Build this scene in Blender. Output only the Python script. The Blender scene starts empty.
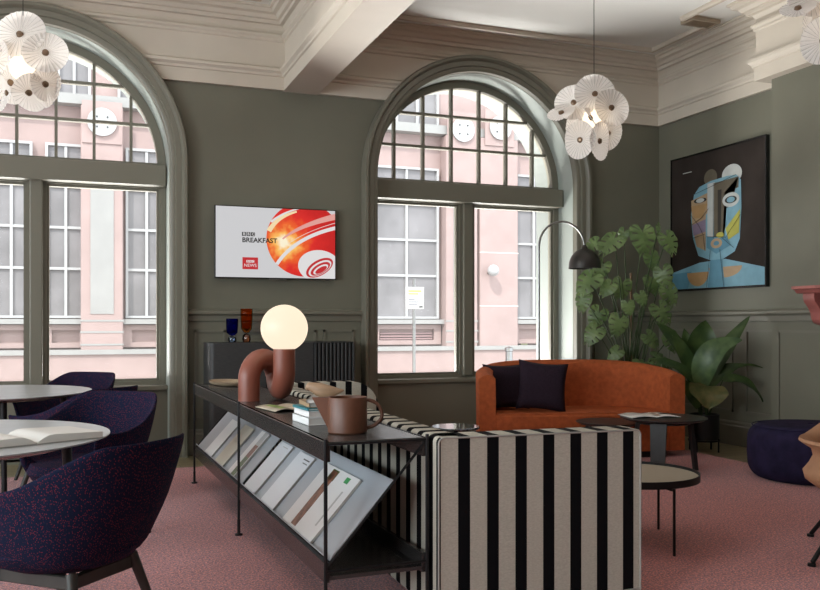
import bpy, bmesh, math, random
from mathutils import Vector, Matrix, geometry
random.seed(7)
PI = math.pi
sc = bpy.context.scene
COL = sc.collection

# ------------------------------------------------------------------ camera geometry (measured)
F = 871.0; CX = 410.0; YH = 323.0; CH = 1.22
A = math.atan(330.0 / F); SA, CA = math.sin(A), math.cos(A)
D = 8.217          # window wall
XR = 6.126         # right wall
XB = 5.88          # chimney breast face
YB = 6.24          # chimney breast far edge
def at(u, v, depth):
    """a point of the room from a photo measurement and its distance"""
    x = (u - CX) / F
    return Vector(((SA + x * CA) * depth, (CA - x * SA) * depth, CH + (YH - v) / F * depth))
def on_y(u, v, y):
    x = (u - CX) / F; d0 = SA + x * CA; d1 = CA - x * SA; t = y / d1
    return Vector((d0 * t, y, CH + (YH - v) / F * t))

# ------------------------------------------------------------------ materials
def new_mat(name):
    m = bpy.data.materials.new(name); m.use_nodes = True
    nt = m.node_tree
    return m, nt, nt.nodes['Principled BSDF']
def rgb(c): return (c[0], c[1], c[2], 1.0)
def plain(name, col, rough=0.6, metal=0.0, noise=0.0, nscale=20.0, bump=0.0, bscale=80.0, spec=0.5, trans=0.0, coat=0.0, sub=0.0, stretch=(1,1,1)):
    m, nt, b = new_mat(name)
    b.inputs['Base Color'].default_value = rgb(col)
    b.inputs['Roughness'].default_value = rough
    b.inputs['Metallic'].default_value = metal
    b.inputs['Specular IOR Level'].default_value = spec
    b.inputs['Transmission Weight'].default_value = trans
    b.inputs['Coat Weight'].default_value = coat
    tc = nt.nodes.new('ShaderNodeTexCoord')
    mp = nt.nodes.new('ShaderNodeMapping'); mp.inputs['Scale'].default_value = stretch
    nt.links.new(tc.outputs['Object'], mp.inputs['Vector'])
    if noise > 0:
        n = nt.nodes.new('ShaderNodeTexNoise'); n.inputs['Scale'].default_value = nscale; n.inputs['Detail'].default_value = 4
        nt.links.new(mp.outputs[0], n.inputs['Vector'])
        r = nt.nodes.new('ShaderNodeValToRGB')
        r.color_ramp.elements[0].position = 0.3; r.color_ramp.elements[1].position = 0.7
        r.color_ramp.elements[0].color = rgb([max(0, k * (1 - noise)) for k in col])
        r.color_ramp.elements[1].color = rgb([min(1, k * (1 + noise)) for k in col])
        nt.links.new(n.outputs['Fac'], r.inputs['Fac']); nt.links.new(r.outputs[0], b.inputs['Base Color'])
    if bump > 0:
        n = nt.nodes.new('ShaderNodeTexNoise'); n.inputs['Scale'].default_value = bscale; n.inputs['Detail'].default_value = 3
        nt.links.new(mp.outputs[0], n.inputs['Vector'])
        bp = nt.nodes.new('ShaderNodeBump'); bp.inputs['Strength'].default_value = bump; bp.inputs['Distance'].default_value = 0.01
        nt.links.new(n.outputs['Fac'], bp.inputs['Height']); nt.links.new(bp.outputs[0], b.inputs['Normal'])
    return m
def emit(name, col, strength):
    m, nt, b = new_mat(name)
    b.inputs['Base Color'].default_value = (.03, .03, .03, 1)
    b.inputs['Emission Color'].default_value = rgb(col); b.inputs['Emission Strength'].default_value = strength
    return m

M = {}
M['wall'] = plain('olive_paint', (.165, .160, .119), .55, noise=.05, nscale=2.5, bump=.05, bscale=120)
M['trimgreen'] = plain('olive_gloss_paint', (.178, .168, .130), .4, spec=.5)
M['cream'] = plain('cream_plaster', (.59, .525, .44), .6, noise=.03, nscale=3)
M['ceil'] = plain('ceiling_plaster', (.80, .79, .75), .7)
M['reveal'] = plain('pale_reveal', (.42, .46, .42), .45)
M['black'] = plain('black_metal', (.008, .008, .009), .45, spec=.3)
M['darkmetal'] = plain('grey_metal', (.05, .05, .052), .35, metal=.6)
M['domemetal'] = plain('bronze_metal', (.045, .04, .036), .38, metal=.5)
M['steel'] = plain('steel', (.3, .3, .3), .3, metal=1)
M['darkoak'] = plain('dark_oak', (.034, .031, .030), .26, spec=.6, noise=.2, nscale=6, stretch=(30, 2, 30))
M['sidewood'] = plain('charcoal_oak', (.045, .045, .045), .45, spec=.3, noise=.3, nscale=10, stretch=(2, 30, 30))
M['panel'] = plain('blue_grey_panel', (.46, .50, .54), .4)
M['terracotta'] = plain('terracotta_lacquer', (.24, .075, .048), .4, bump=.02)
M['clayjug'] = plain('brown_clay', (.125, .047, .024), .45, noise=.1, nscale=40, bump=.06, bscale=200)
M['paper'] = plain('paper', (.72, .70, .66), .7)
M['paperedge'] = plain('page_edges', (.5, .48, .44), .8)
M['white'] = plain('white_print', (.86, .86, .85), .5)
M['teal'] = plain('teal_cover', (.05, .24, .28), .5)
M['tan'] = plain('tan_cover', (.38, .26, .15), .6)
M['greycov'] = plain('grey_cover', (.35, .34, .31), .6)
M['birdwood'] = plain('pale_wood', (.36, .235, .14), .5, noise=.15, nscale=8, stretch=(1, 8, 8))
M['traywood'] = plain('tray_wood', (.35, .26, .17), .5, noise=.15, nscale=8)
M['orange'] = plain('rust_velvet', (.40, .095, .030), .8, spec=.2, noise=.18, nscale=22, bump=.15, bscale=60)
M['plum'] = plain('plum_fabric', (.022, .013, .022), .85, spec=.15, noise=.2, nscale=60, bump=.1, bscale=200)
M['pouf'] = plain('indigo_wool', (.020, .016, .045), .9, spec=.15, noise=.3, nscale=12, bump=.1, bscale=150)
M['tanfab'] = plain('tan_leather', (.42, .215, .115), .6, noise=.06, bump=.04)
M['pink'] = plain('pink_marble', (.42, .14, .12), .35, noise=.25, nscale=5)
M['marble'] = plain('pale_marble', (.42, .44, .45), .28, noise=.1, nscale=3, stretch=(1, 3, 1))
M['tabletop'] = plain('dark_tabletop', (.03, .027, .026), .38, spec=.35, noise=.15)
M['beige'] = plain('beige_linoleum', (.42, .36, .28), .45)
M['chairwood'] = plain('smoked_oak', (.028, .027, .022), .5, noise=.3, nscale=12, stretch=(1, 1, .1))
M['pot'] = plain('black_pot', (.008, .008, .009), .5)
M['soil'] = plain('soil', (.02, .014, .01), 1, noise=.4)
M['stem'] = plain('green_stem', (.035, .06, .02), .7, spec=.2)
M['mosspole'] = plain('bamboo_cane', (.14, .08, .04), .8)
M['brass'] = plain('brass_knob', (.22, .15, .1), .3, metal=.8)
M['bezel'] = plain('tv_bezel', (.006, .006, .006), .25)
M['screenblack'] = plain('screen_lettering', (.01, .01, .01), .4)
M['pane'] = None

def leafmat(name, c1, c2, sc_=6):
    m, nt, b = new_mat(name)
    tc = nt.nodes.new('ShaderNodeTexCoord'); n = nt.nodes.new('ShaderNodeTexNoise'); n.inputs['Scale'].default_value = sc_
    nt.links.new(tc.outputs['Object'], n.inputs['Vector'])
    r = nt.nodes.new('ShaderNodeValToRGB'); r.color_ramp.elements[0].position = .35; r.color_ramp.elements[1].position = .65
    r.color_ramp.elements[0].color = rgb(c1); r.color_ramp.elements[1].color = rgb(c2)
    nt.links.new(n.outputs['Fac'], r.inputs['Fac']); nt.links.new(r.outputs[0], b.inputs['Base Color'])
    b.inputs['Roughness'].default_value = .38
    tr = nt.nodes.new('ShaderNodeBsdfTranslucent'); nt.links.new(r.outputs[0], tr.inputs['Color'])
    mx = nt.nodes.new('ShaderNodeMixShader'); mx.inputs[0].default_value = .25
    nt.links.new(b.outputs[0], mx.inputs[1]); nt.links.new(tr.outputs[0], mx.inputs[2])
    nt.links.new(mx.outputs[0], nt.nodes['Material Output'].inputs['Surface'])
    return m
M['leaf'] = leafmat('monstera_leaf', (.075, .12, .04), (.14, .20, .075))
M['leafdark'] = leafmat('broad_leaf', (.035, .07, .02), (.075, .125, .035), 9)
M['leafold'] = leafmat('yellowing_leaf', (.08, .10, .03), (.17, .14, .05), 14)

def glassmat(name, tint=(1, 1, 1), refl=.12, glare=0):
    m = bpy.data.materials.new(name); m.use_nodes = True; nt = m.node_tree; nt.nodes.clear()
    o = nt.nodes.new('ShaderNodeOutputMaterial'); t = nt.nodes.new('ShaderNodeBsdfTransparent'); t.inputs[0].default_value = rgb(tint)
    g = nt.nodes.new('ShaderNodeBsdfGlossy'); g.inputs['Roughness'].default_value = .02
    lw = nt.nodes.new('ShaderNodeLayerWeight'); lw.inputs[0].default_value = refl
    x = nt.nodes.new('ShaderNodeMixShader')
    nt.links.new(lw.outputs['Fresnel'], x.inputs[0]); nt.links.new(t.outputs[0], x.inputs[1]); nt.links.new(g.outputs[0], x.inputs[2])
    src = x.outputs[0]
    if glare:  # translucent white mixed into the glass to imitate bright window haze
        tl = nt.nodes.new('ShaderNodeBsdfTranslucent'); tl.inputs[0].default_value = (.9, .9, .9, 1)
        y = nt.nodes.new('ShaderNodeMixShader'); y.inputs[0].default_value = glare
        nt.links.new(src, y.inputs[1]); nt.links.new(tl.outputs[0], y.inputs[2]); src = y.outputs[0]
    nt.links.new(src, o.inputs['Surface'])
    return m
M['pane'] = glassmat('window_glass', (.97, .98, .98), .15, .006)
M['blueglass'] = glassmat('blue_glass', (.10, .14, .75), .12)
M['amberglass'] = glassmat('amber_glass', (.92, .50, .20), .12)
M['clearfoot'] = glassmat('pale_blue_glass', (.6, .7, .9), .4)
M['orangefoot'] = glassmat('pale_orange_glass', (.85, .5, .3), .4)

def voronoi_fleck():
    m, nt, b = new_mat('navy_fleck_bouclé'.replace('é', 'e'))
    tc = nt.nodes.new('ShaderNodeTexCoord'); mp = nt.nodes.new('ShaderNodeMapping'); mp.inputs['Scale'].default_value = (240, 240, 150)
    nt.links.new(tc.outputs['Object'], mp.inputs[0])
    v = nt.nodes.new('ShaderNodeTexVoronoi'); v.inputs['Scale'].default_value = 1.0
    nt.links.new(mp.outputs[0], v.inputs['Vector'])
    r = nt.nodes.new('ShaderNodeValToRGB'); r.color_ramp.elements[0].position = .30; r.color_ramp.elements[1].position = .40
    r.color_ramp.elements[0].color = (1, 1, 1, 1); r.color_ramp.elements[1].color = (0, 0, 0, 1)
    nt.links.new(v.outputs['Distance'], r.inputs[0])
    sep = nt.nodes.new('ShaderNodeSeparateColor'); nt.links.new(v.outputs['Color'], sep.inputs[0])
    gt = nt.nodes.new('ShaderNodeMath'); gt.operation = 'GREATER_THAN'; gt.inputs[1].default_value = .55
    nt.links.new(sep.outputs[0], gt.inputs[0])
    mu = nt.nodes.new('ShaderNodeMath'); mu.operation = 'MULTIPLY'; nt.links.new(gt.outputs[0], mu.inputs[0]); nt.links.new(r.outputs[0], mu.inputs[1])
    mx = nt.nodes.new('ShaderNodeMix'); mx.data_type = 'RGBA'
    mx.inputs[6].default_value = (.006, .0095, .030, 1); mx.inputs[7].default_value = (.15, .022, .032, 1)
    nt.links.new(mu.outputs[0], mx.inputs[0]); nt.links.new(mx.outputs[2], b.inputs['Base Color'])
    b.inputs['Roughness'].default_value = .9; b.inputs['Specular IOR Level'].default_value = .12
    bp = nt.nodes.new('ShaderNodeBump'); bp.inputs['Strength'].default_value = .3; bp.inputs['Distance'].default_value = .004
    nt.links.new(v.outputs['Distance'], bp.inputs['Height']); nt.links.new(bp.outputs[0], b.inputs['Normal'])
    return m
M['fleck'] = voronoi_fleck()

def carpet_mat():
    m, nt, b = new_mat('woven_carpet')
    tc = nt.nodes.new('ShaderNodeTexCoord')
    n = nt.nodes.new('ShaderNodeTexNoise'); n.inputs['Scale'].default_value = 90; n.inputs['Detail'].default_value = 2
    nt.links.new(tc.outputs['Object'], n.inputs['Vector'])
    r = nt.nodes.new('ShaderNodeValToRGB'); r.color_ramp.elements[0].position = .40; r.color_ramp.elements[1].position = .60
    r.color_ramp.elements[0].color = (.33, .175, .22, 1); r.color_ramp.elements[1].color = (.86, .35, .285, 1)
    nt.links.new(n.outputs['Fac'], r.inputs[0])
    n2 = nt.nodes.new('ShaderNodeTexNoise'); n2.inputs['Scale'].default_value = 1.2
    nt.links.new(tc.outputs['Object'], n2.inputs['Vector'])
    v = nt.nodes.new('ShaderNodeTexVoronoi'); v.inputs['Scale'].default_value = 150; nt.links.new(tc.outputs['Object'], v.inputs['Vector'])
    mx = nt.nodes.new('ShaderNodeMix'); mx.data_type = 'RGBA'; mx.blend_type = 'MULTIPLY'
    r2 = nt.nodes.new('ShaderNodeValToRGB'); r2.color_ramp.elements[0].color = (1.25, 1.2, 1.2, 1); r2.color_ramp.elements[1].color = (.55, .5, .55, 1)
    r2.color_ramp.elements[0].position = .1; r2.color_ramp.elements[1].position = .8
    nt.links.new(v.outputs['Distance'], r2.inputs[0])
    mx.inputs[0].default_value = 1; nt.links.new(r.outputs[0], mx.inputs[6]); nt.links.new(r2.outputs[0], mx.inputs[7])
    nt.links.new(mx.outputs[2], b.inputs['Base Color']); b.inputs['Roughness'].default_value = .8
    b.inputs['Specular IOR Level'].default_value = .35; b.inputs['Sheen Weight'].default_value = .18; b.inputs['Sheen Roughness'].default_value = .5
    bp = nt.nodes.new('ShaderNodeBump'); bp.inputs['Strength'].default_value = .4; bp.inputs['Distance'].default_value = .004
    nt.links.new(v.outputs['Distance'], bp.inputs['Height']); nt.links.new(bp.outputs[0], b.inputs['Normal'])
    return m
M['carpet'] = carpet_mat()

def plank_mat():
    m, nt, b = new_mat('oak_floorboards')
    tc = nt.nodes.new('ShaderNodeTexCoord')
    br = nt.nodes.new('ShaderNodeTexBrick'); br.inputs['Scale'].default_value = 1
    br.inputs['Brick Width'].default_value = 1.6; br.inputs['Row Height'].default_value = .14; br.inputs['Mortar Size'].default_value = .003
    br.inputs['Color1'].default_value = (.27, .225, .13, 1); br.inputs['Color2'].default_value = (.23, .19, .11, 1); br.inputs['Mortar'].default_value = (.06, .045, .03, 1)
    nt.links.new(tc.outputs['Object'], br.inputs['Vector']); nt.links.new(br.outputs['Color'], b.inputs['Base Color'])
    b.inputs['Roughness'].default_value = .4
    return m
M['planks'] = plank_mat()

def stripe_mat(name, axis, phase, period=.128, black=.053):
    m, nt, b = new_mat(name)
    tc = nt.nodes.new('ShaderNodeTexCoord'); s = nt.nodes.new('ShaderNodeSeparateXYZ'); nt.links.new(tc.outputs['Object'], s.inputs[0])
    a = nt.nodes.new('ShaderNodeMath'); a.operation = 'SUBTRACT'; a.inputs[1].default_value = phase; nt.links.new(s.outputs[axis], a.inputs[0])
    d = nt.nodes.new('ShaderNodeMath'); d.operation = 'DIVIDE'; d.inputs[1].default_value = period; nt.links.new(a.outputs[0], d.inputs[0])
    fl = nt.nodes.new('ShaderNodeMath'); fl.operation = 'FLOORED_MODULO'; fl.inputs[1].default_value = 1.0; nt.links.new(d.outputs[0], fl.inputs[0])
    lt = nt.nodes.new('ShaderNodeMath'); lt.operation = 'LESS_THAN'; lt.inputs[1].default_value = black / period; nt.links.new(fl.outputs[0], lt.inputs[0])
    n = nt.nodes.new('ShaderNodeTexNoise'); n.inputs['Scale'].default_value = 90; n.inputs['Detail'].default_value = 5
    mp = nt.nodes.new('ShaderNodeMapping'); mp.inputs['Scale'].default_value = (1, 1, 3); nt.links.new(tc.outputs['Object'], mp.inputs[0]); nt.links.new(mp.outputs[0], n.inputs['Vector'])
    r = nt.nodes.new('ShaderNodeValToRGB'); r.color_ramp.elements[0].position = .3; r.color_ramp.elements[1].position = .7
    r.color_ramp.elements[0].color = (.43, .405, .34, 1); r.color_ramp.elements[1].color = (.54, .515, .44, 1)
    nt.links.new(n.outputs['Fac'], r.inputs[0])
    mx = nt.nodes.new('ShaderNodeMix'); mx.data_type = 'RGBA'; mx.inputs[7].default_value = (.004, .004, .005, 1)
    nt.links.new(lt.outputs[0], mx.inputs[0]); nt.links.new(r.outputs[0], mx.inputs[6]); nt.links.new(mx.outputs[2], b.inputs['Base Color'])
    b.inputs['Roughness'].default_value = .85; b.inputs['Specular IOR Level'].default_value = .12
    bp = nt.nodes.new('ShaderNodeBump'); bp.inputs['Strength'].default_value = .15; bp.inputs['Distance'].default_value = .003
    nt.links.new(n.outputs['Fac'], bp.inputs['Height']); nt.links.new(bp.outputs[0], b.inputs['Normal'])
    return m

def petal_mat():
    m, nt, b = new_mat('pleated_shade')
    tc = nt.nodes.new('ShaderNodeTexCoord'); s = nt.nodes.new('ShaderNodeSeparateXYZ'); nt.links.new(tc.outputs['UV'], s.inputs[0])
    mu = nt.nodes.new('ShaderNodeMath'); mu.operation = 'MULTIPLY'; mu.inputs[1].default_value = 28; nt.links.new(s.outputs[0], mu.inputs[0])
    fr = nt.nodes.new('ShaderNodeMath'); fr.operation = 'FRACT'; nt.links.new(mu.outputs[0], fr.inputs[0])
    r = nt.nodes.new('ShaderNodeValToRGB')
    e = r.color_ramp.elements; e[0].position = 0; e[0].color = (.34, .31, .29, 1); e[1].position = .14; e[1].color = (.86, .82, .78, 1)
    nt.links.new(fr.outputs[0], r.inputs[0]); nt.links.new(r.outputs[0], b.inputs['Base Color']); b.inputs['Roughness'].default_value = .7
    tr = nt.nodes.new('ShaderNodeBsdfTranslucent'); nt.links.new(r.outputs[0], tr.inputs['Color'])
    mx = nt.nodes.new('ShaderNodeMixShader'); mx.inputs[0].default_value = .5
    nt.links.new(b.outputs[0], mx.inputs[1]); nt.links.new(tr.outputs[0], mx.inputs[2])
    nt.links.new(mx.outputs[0], nt.nodes['Material Output'].inputs['Surface'])
    return m
M['petal'] = petal_mat()
M['bulb'] = emit('warm_bulb', (1, .82, .60), 1.8)
M['globe'] = emit('opal_globe', (1, .83, .62), 1.05)

# ------------------------------------------------------------------ mesh helpers
def BM(): return bmesh.new()
def box(bm, x0, x1, y0, y1, z0, z1, rot=None, bevel=0, seg=2):
    vs = [bm.verts.new(p) for p in [(x0,y0,z0),(x1,y0,z0),(x1,y1,z0),(x0,y1,z0),(x0,y0,z1),(x1,y0,z1),(x1,y1,z1),(x0,y1,z1)]]
    fs = [bm.faces.new([vs[i] for i in f]) for f in [(3,2,1,0),(4,5,6,7),(0,1,5,4),(1,2,6,5),(2,3,7,6),(3,0,4,7)]]
    if rot is not None:
        for v in vs: v.co = rot @ v.co
    if bevel:
        es = list({e for f in fs for e in f.edges})
        bmesh.ops.bevel(bm, geom=es, offset=bevel, segments=seg, affect='EDGES', profile=.5)
    return bm
def tube(bm, pts, r, n=12, caps=True):
    pts = [Vector(p) for p in pts]
    rs = r if isinstance(r, (list, tuple)) else [r] * len(pts)
    t0 = (pts[1] - pts[0]).normalized()
    up = Vector((0, 0, 1)) if abs(t0.z) < .9 else Vector((1, 0, 0))
    side = t0.cross(up).normalized(); rings = []
    for i, p in enumerate(pts):
        if i == 0: t = t0
        elif i == len(pts) - 1: t = (pts[i] - pts[i-1]).normalized()
        else: t = ((pts[i] - pts[i-1]).normalized() + (pts[i+1] - pts[i]).normalized()).normalized()
        side = (side - t * side.dot(t)).normalized(); b2 = t.cross(side)
        rings.append([bm.verts.new(p + (side * math.cos(a) + b2 * math.sin(a)) * rs[i]) for a in [2*PI*k/n for k in range(n)]])
    for a, b in zip(rings, rings[1:]):
        for k in range(n): bm.faces.new([a[k], a[(k+1)%n], b[(k+1)%n], b[k]])
    if caps: bm.faces.new(rings[0][::-1]); bm.faces.new(rings[-1])
    return bm
def lathe(bm, prof, n=32, c=(0,0,0), rx=1.0, ry=1.0):
    rings = []
    for (r, z) in prof:
        if r < 1e-6: rings.append([bm.verts.new((c[0], c[1], c[2]+z))])
        else: rings.append([bm.verts.new((c[0]+r*rx*math.cos(2*PI*k/n), c[1]+r*ry*math.sin(2*PI*k/n), c[2]+z)) for k in range(n)])
    for a, b in zip(rings, rings[1:]):
        for k in range(n):
            k2 = (k+1) % n
            if len(a) == 1 and len(b) == 1: continue
            if len(a) == 1: bm.faces.new([a[0], b[k2], b[k]])
            elif len(b) == 1: bm.faces.new([a[k], a[k2], b[0]])
            else: bm.faces.new([a[k], a[k2], b[k2], b[k]])
    return bm
def disc(bm, r, z0, z1, c=(0,0), n=48, ch=.003, rx=1, ry=1):
    return lathe(bm, [(0,z0),(r-ch,z0),(r,z0+ch),(r,z1-ch),(r-ch,z1),(0,z1)], n, (c[0],c[1],0), rx, ry)
def sphere(bm, c, r, sx=1, sy=1, sz=1, u=32, v=20):
    return bmesh.ops.create_uvsphere(bm, u_segments=u, v_segments=v, radius=r, matrix=Matrix.Translation(Vector(c)) @ Matrix.Diagonal((sx, sy, sz, 1)))
def prism(bm, outer, holes, d0, d1, axis='y'):
    """extrude a 2-D polygon with holes between d0 and d1 along an axis"""
    loops = [[Vector((p[0], p[1], 0)) for p in outer]] + [[Vector((p[0], p[1], 0)) for p in h] for h in holes]
    tris = geometry.tessellate_polygon(loops); flat = [p for l in loops for p in l]
    def w(p, d): return (p.x, d, p.y) if axis == 'y' else ((d, p.x, p.y) if axis == 'x' else (p.x, p.y, d))
    A_ = [bm.verts.new(w(p, d0)) for p in flat]; B_ = [bm.verts.new(w(p, d1)) for p in flat]
    for t in tris:
        try: bm.faces.new([A_[i] for i in t]); bm.faces.new([B_[i] for i in reversed(t)])
        except ValueError: pass
    o = 0
    for l in loops:
        n = len(l)
        for i in range(n):
            j = (i+1) % n
            bm.faces.new([A_[o+i], A_[o+j], B_[o+j], B_[o+i]])
        o += n
    bmesh.ops.recalc_face_normals(bm, faces=bm.faces)
    return bm
def sweep(bm, path, prof, closed=False, ring=True):
    """path: 2-D points; profile (p, z): p goes to the left of the walking direction; mitred"""
    n = len(path); P = [Vector((a, b)) for a, b in path]; rows = []
    for i in range(n):
        if closed or 0 < i < n-1:
            d1 = (P[i] - P[i-1]).normalized(); d2 = (P[(i+1) % n] - P[i]).normalized()
            n1 = Vector((-d1.y, d1.x)); n2 = Vector((-d2.y, d2.x)); m = (n1 + n2); m = m / max(.2, m.dot(n1))
        else:
            d = (P[1] - P[0]) if i == 0 else (P[-1] - P[-2]); d.normalize(); m = Vector((-d.y, d.x))
        rows.append([bm.verts.new((P[i].x + m.x * p, P[i].y + m.y * p, z)) for p, z in prof])
    k = len(prof); segs = n if closed else n-1
    for i in range(segs):
        a, b = rows[i], rows[(i+1) % n]
        for j in range(k if ring else k-1):
            bm.faces.new([a[j], b[j], b[(j+1) % k], a[(j+1) % k]])
    if ring and not closed: bm.faces.new(rows[0][::-1]); bm.faces.new(rows[-1])
    bmesh.ops.recalc_face_normals(bm, faces=bm.faces)
    return bm
def obj(name, bm, m, parent=None, smooth=False, kind=None, loc=None, recalc=True, angle=40):
    me = bpy.data.meshes.new(name)
    if recalc: bmesh.ops.recalc_face_normals(bm, faces=bm.faces)
    bm.to_mesh(me); bm.free()
    mats = m if isinstance(m, (list, tuple)) else [m]
    for q in mats: me.materials.append(q)
    if smooth:
        for p in me.polygons: p.use_smooth = True
        try: me.set_sharp_from_angle(angle=math.radians(angle))
        except Exception: pass
    o = bpy.data.objects.new(name, me); COL.objects.link(o)
    if parent: o.parent = parent
    if kind: o['kind'] = kind
    if loc: o.location = loc
    return o
def thing(name, label, cat, loc=(0,0,0), rz=0, group=None):
    o = bpy.data.objects.new(name, None); COL.objects.link(o); o.empty_display_size = .1
    o.location = loc; o.rotation_euler = (0, 0, rz); o['label'] = label; o['category'] = cat
    if group: o['group'] = group
    return o
def tag(o, label, cat, group=None):
    o['label'] = label; o['category'] = cat
    if group: o['group'] = group
    return o
def dup(root, loc, rz, label):
    r = root.copy(); COL.objects.link(r); r.location = loc; r.rotation_euler = (0, 0, rz); r['label'] = label
    for ch in list(root.children):
        c = ch.copy(); COL.objects.link(c); c.parent = r
        for g in list(ch.children):
            d = g.copy(); COL.objects.link(d); d.parent = c
    return r
def subsurf(o, lv=2):
    md = o.modifiers.new('s', 'SUBSURF'); md.levels = lv; md.render_levels = lv; return o
def solid(o, t, off=0):
    md = o.modifiers.new('t', 'SOLIDIFY'); md.thickness = t; md.offset = off; return o
def struct(name, bm, m, parent=None, smooth=False):
    return obj(name, bm, m, parent, smooth, kind='structure')
def rrect(x0, x1, y0, y1, r, n=6):
    pts = []
    for cx, cy, a0 in ((x1-r, y0+r, -90), (x1-r, y1-r, 0), (x0+r, y1-r, 90), (x0+r, y0+r, 180)):
        for k in range(n+1):
            a = math.radians(a0 + 90*k/n); pts.append((cx + r*math.cos(a), cy + r*math.sin(a)))
    return pts

# ------------------------------------------------------------------ room shell
XL, YK, ZC = -4.4, -3.0, 4.17
ZS = 3.435; RI = 1.133; ZA = 2.685; W1C, W2C = -.368, 3.885
def arch(cx, r, zb, za=ZA, n=40):
    pts = [(cx - r, zb)] if zb is not None else []
    pts = [(cx + r, zb)] + [(cx + r*math.cos(PI*k/n), za + r*math.sin(PI*k/n)) for k in range(n+1)] + [(cx - r, zb)]
    return pts
bm = BM(); prism(bm, [(XL-.2, -.3), (XR+.2, -.3), (XR+.2, ZC+.3), (XL-.2, ZC+.3)], [arch(W1C, RI, .02), arch(W2C, RI, .02)], D, D+.36)
struct('wall_north', bm, M['wall'])
bm = BM(); prism(bm, [(XL-.2, -.3), (XR+.2, -.3), (XR+.2, ZC+.3), (XL-.2, ZC+.3)], [arch(W1C, RI-.03, .02), arch(W2C, RI-.03, .02)], D+.42, D+.78)
struct('wall_outer', bm, plain('outer_stone_reveal', (.17, .185, .17), .6))
bm = BM(); box(bm, XR, XR+.2, YK-.2, D, -.3, ZC+.3); struct('wall_east', bm, M['wall'])
bm = BM(); box(bm, XB, XR, 3.4, YB, 0, ZC); struct('wall_chimney_breast', bm, M['wall'])
# west and south walls have window openings (outside the picture)
bm = BM(); prism(bm, [(YK-.2, -.3), (D, -.3), (D, ZC+.3), (YK-.2, ZC+.3)], [[(y0, .7), (y0+2.2, .7), (y0+2.2, 3.2), (y0, 3.2)] for y0 in (-1.6, 1.9, 5.2)], XL-.3, XL, 'x')
struct('wall_west', bm, M['wall'])
bm = BM(); prism(bm, [(XL, -.3), (XR, -.3), (XR, ZC+.3), (XL, ZC+.3)], [], YK-.3, YK)
struct('wall_south', bm, M['wall'])
bm = BM(); box(bm, XL-.2, XR+.2, YK-.2, D+.8, -.2, 0); struct('floor', bm, M['planks'])
bm = BM(); box(bm, XL-.2, XR+.2, YK-.2, D+.8, ZC, ZC+.3); struct('ceiling', bm, M['ceil'])
bm = BM(); box(bm, -3.6, 5.39, -2.4, 7.48, 0, .012)
tag(obj('carpet', bm, M['carpet']), 'dusty red and purple woven carpet inset within the pale floorboards', 'carpet')

# ------------------------------------------------------------------ plaster cornices and beams
PROF = [(-.06, ZS), (.04, ZS), (.04, 3.555), (.055, 3.56), (.06, 3.58), (.085, 3.60), (.085, 3.625), (.045, 3.64), (.03, 3.65), (.03, 3.885),
        (.045, 3.895), (.045, 3.915), (.065, 3.93), (.065, 3.95), (.035, 3.965), (.03, 3.975), (.03, 4.00), (.055, 4.035), (.09, 4.04), (.095, 4.07), (.12, 4.075), (.14, 4.105), (.18, 4.115), (.19, 4.145), (.21, 4.15), (.21, 4.18), (-.06, 4.18)]
def ccw(pts): return pts
coffers = {
    'trim_1': [(XL, YK), (-2.40, YK), (-2.40, D), (XL, D)],
    'trim_2': [(-2.15, YK), (1.855, YK), (1.855, D), (-2.15, D)],
    'trim_3': [(2.109, YK), (XR, YK), (XR, 3.3), (XB-.06, 3.3), (XB-.06, YB+.07), (XR, YB+.07), (XR, D), (2.109, D)],
}
cut = BM()
for c in (W1C, W2C):
    prism(cut, arch(c, 1.255, 1.0), [], D-.7, D+.5)
me = bpy.data.meshes.new('cutter'); cut.to_mesh(me); cut.free(); cutter = bpy.data.objects.new('cutter', me); COL.objects.link(cutter)
for nm, pth in coffers.items():
    bm = BM(); sweep(bm, pth, PROF, closed=True)
    o = struct(nm, bm, M['cream'])
    md = o.modifiers.new('b', 'BOOLEAN'); md.object = cutter; md.operation = 'DIFFERENCE'; md.solver = 'EXACT'
    dg = bpy.context.evaluated_depsgraph_get(); nm2 = bpy.data.meshes.new_from_object(o.evaluated_get(dg))
    o.modifiers.clear(); o.data = nm2
bpy.data.objects.remove(cutter)
for i, (a, b) in enumerate(((-2.40, -2.15), (1.855, 2.109))):
    bm = BM(); box(bm, a-.0395, b+.0395, YK, D, ZS-.004, ZS+.012)
    box(bm, a-.01, b+.01, YK, D, ZS, ZC); struct('trim_%d' % (4+i), bm, M['cream'])
# flat raised fillet on the ceiling of each coffer
def inset(p, k):
    xs = [q[0] for q in p]; ys = [q[1] for q in p]; return [(min(xs)+k, min(ys)+k), (max(xs)-k, min(ys)+k), (max(xs)-k, max(ys)-k), (min(xs)+k, max(ys)-k)]
FP = [(0, 4.18), (0, 4.155), (.012, 4.145), (.03, 4.145), (.045, 4.13), (.075, 4.13), (.085, 4.15), (.085, 4.18)]
bm = BM(); sweep(bm, inset(coffers['trim_2'], .31), FP, closed=True); struct('trim_6', bm, M['cream'])
P3 = [(2.42, YK+.3), (5.57, YK+.3), (5.57, 6.98), (5.82, 6.98), (5.82, D-.31), (2.42, D-.31)]
P3 = [(2.42, YK+.3), (5.49, YK+.3), (5.49, 6.89), (5.815, 6.89), (5.815, D-.32), (2.42, D-.32)]
P3 = [(5.815, 7.0), (5.815, D-.32), (2.42, D-.32), (2.42, YK+.3), (5.49, YK+.3), (5.49, 6.93)]
bm = BM(); sweep(bm, P3, FP); struct('trim_7', bm, M['cream'])
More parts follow.
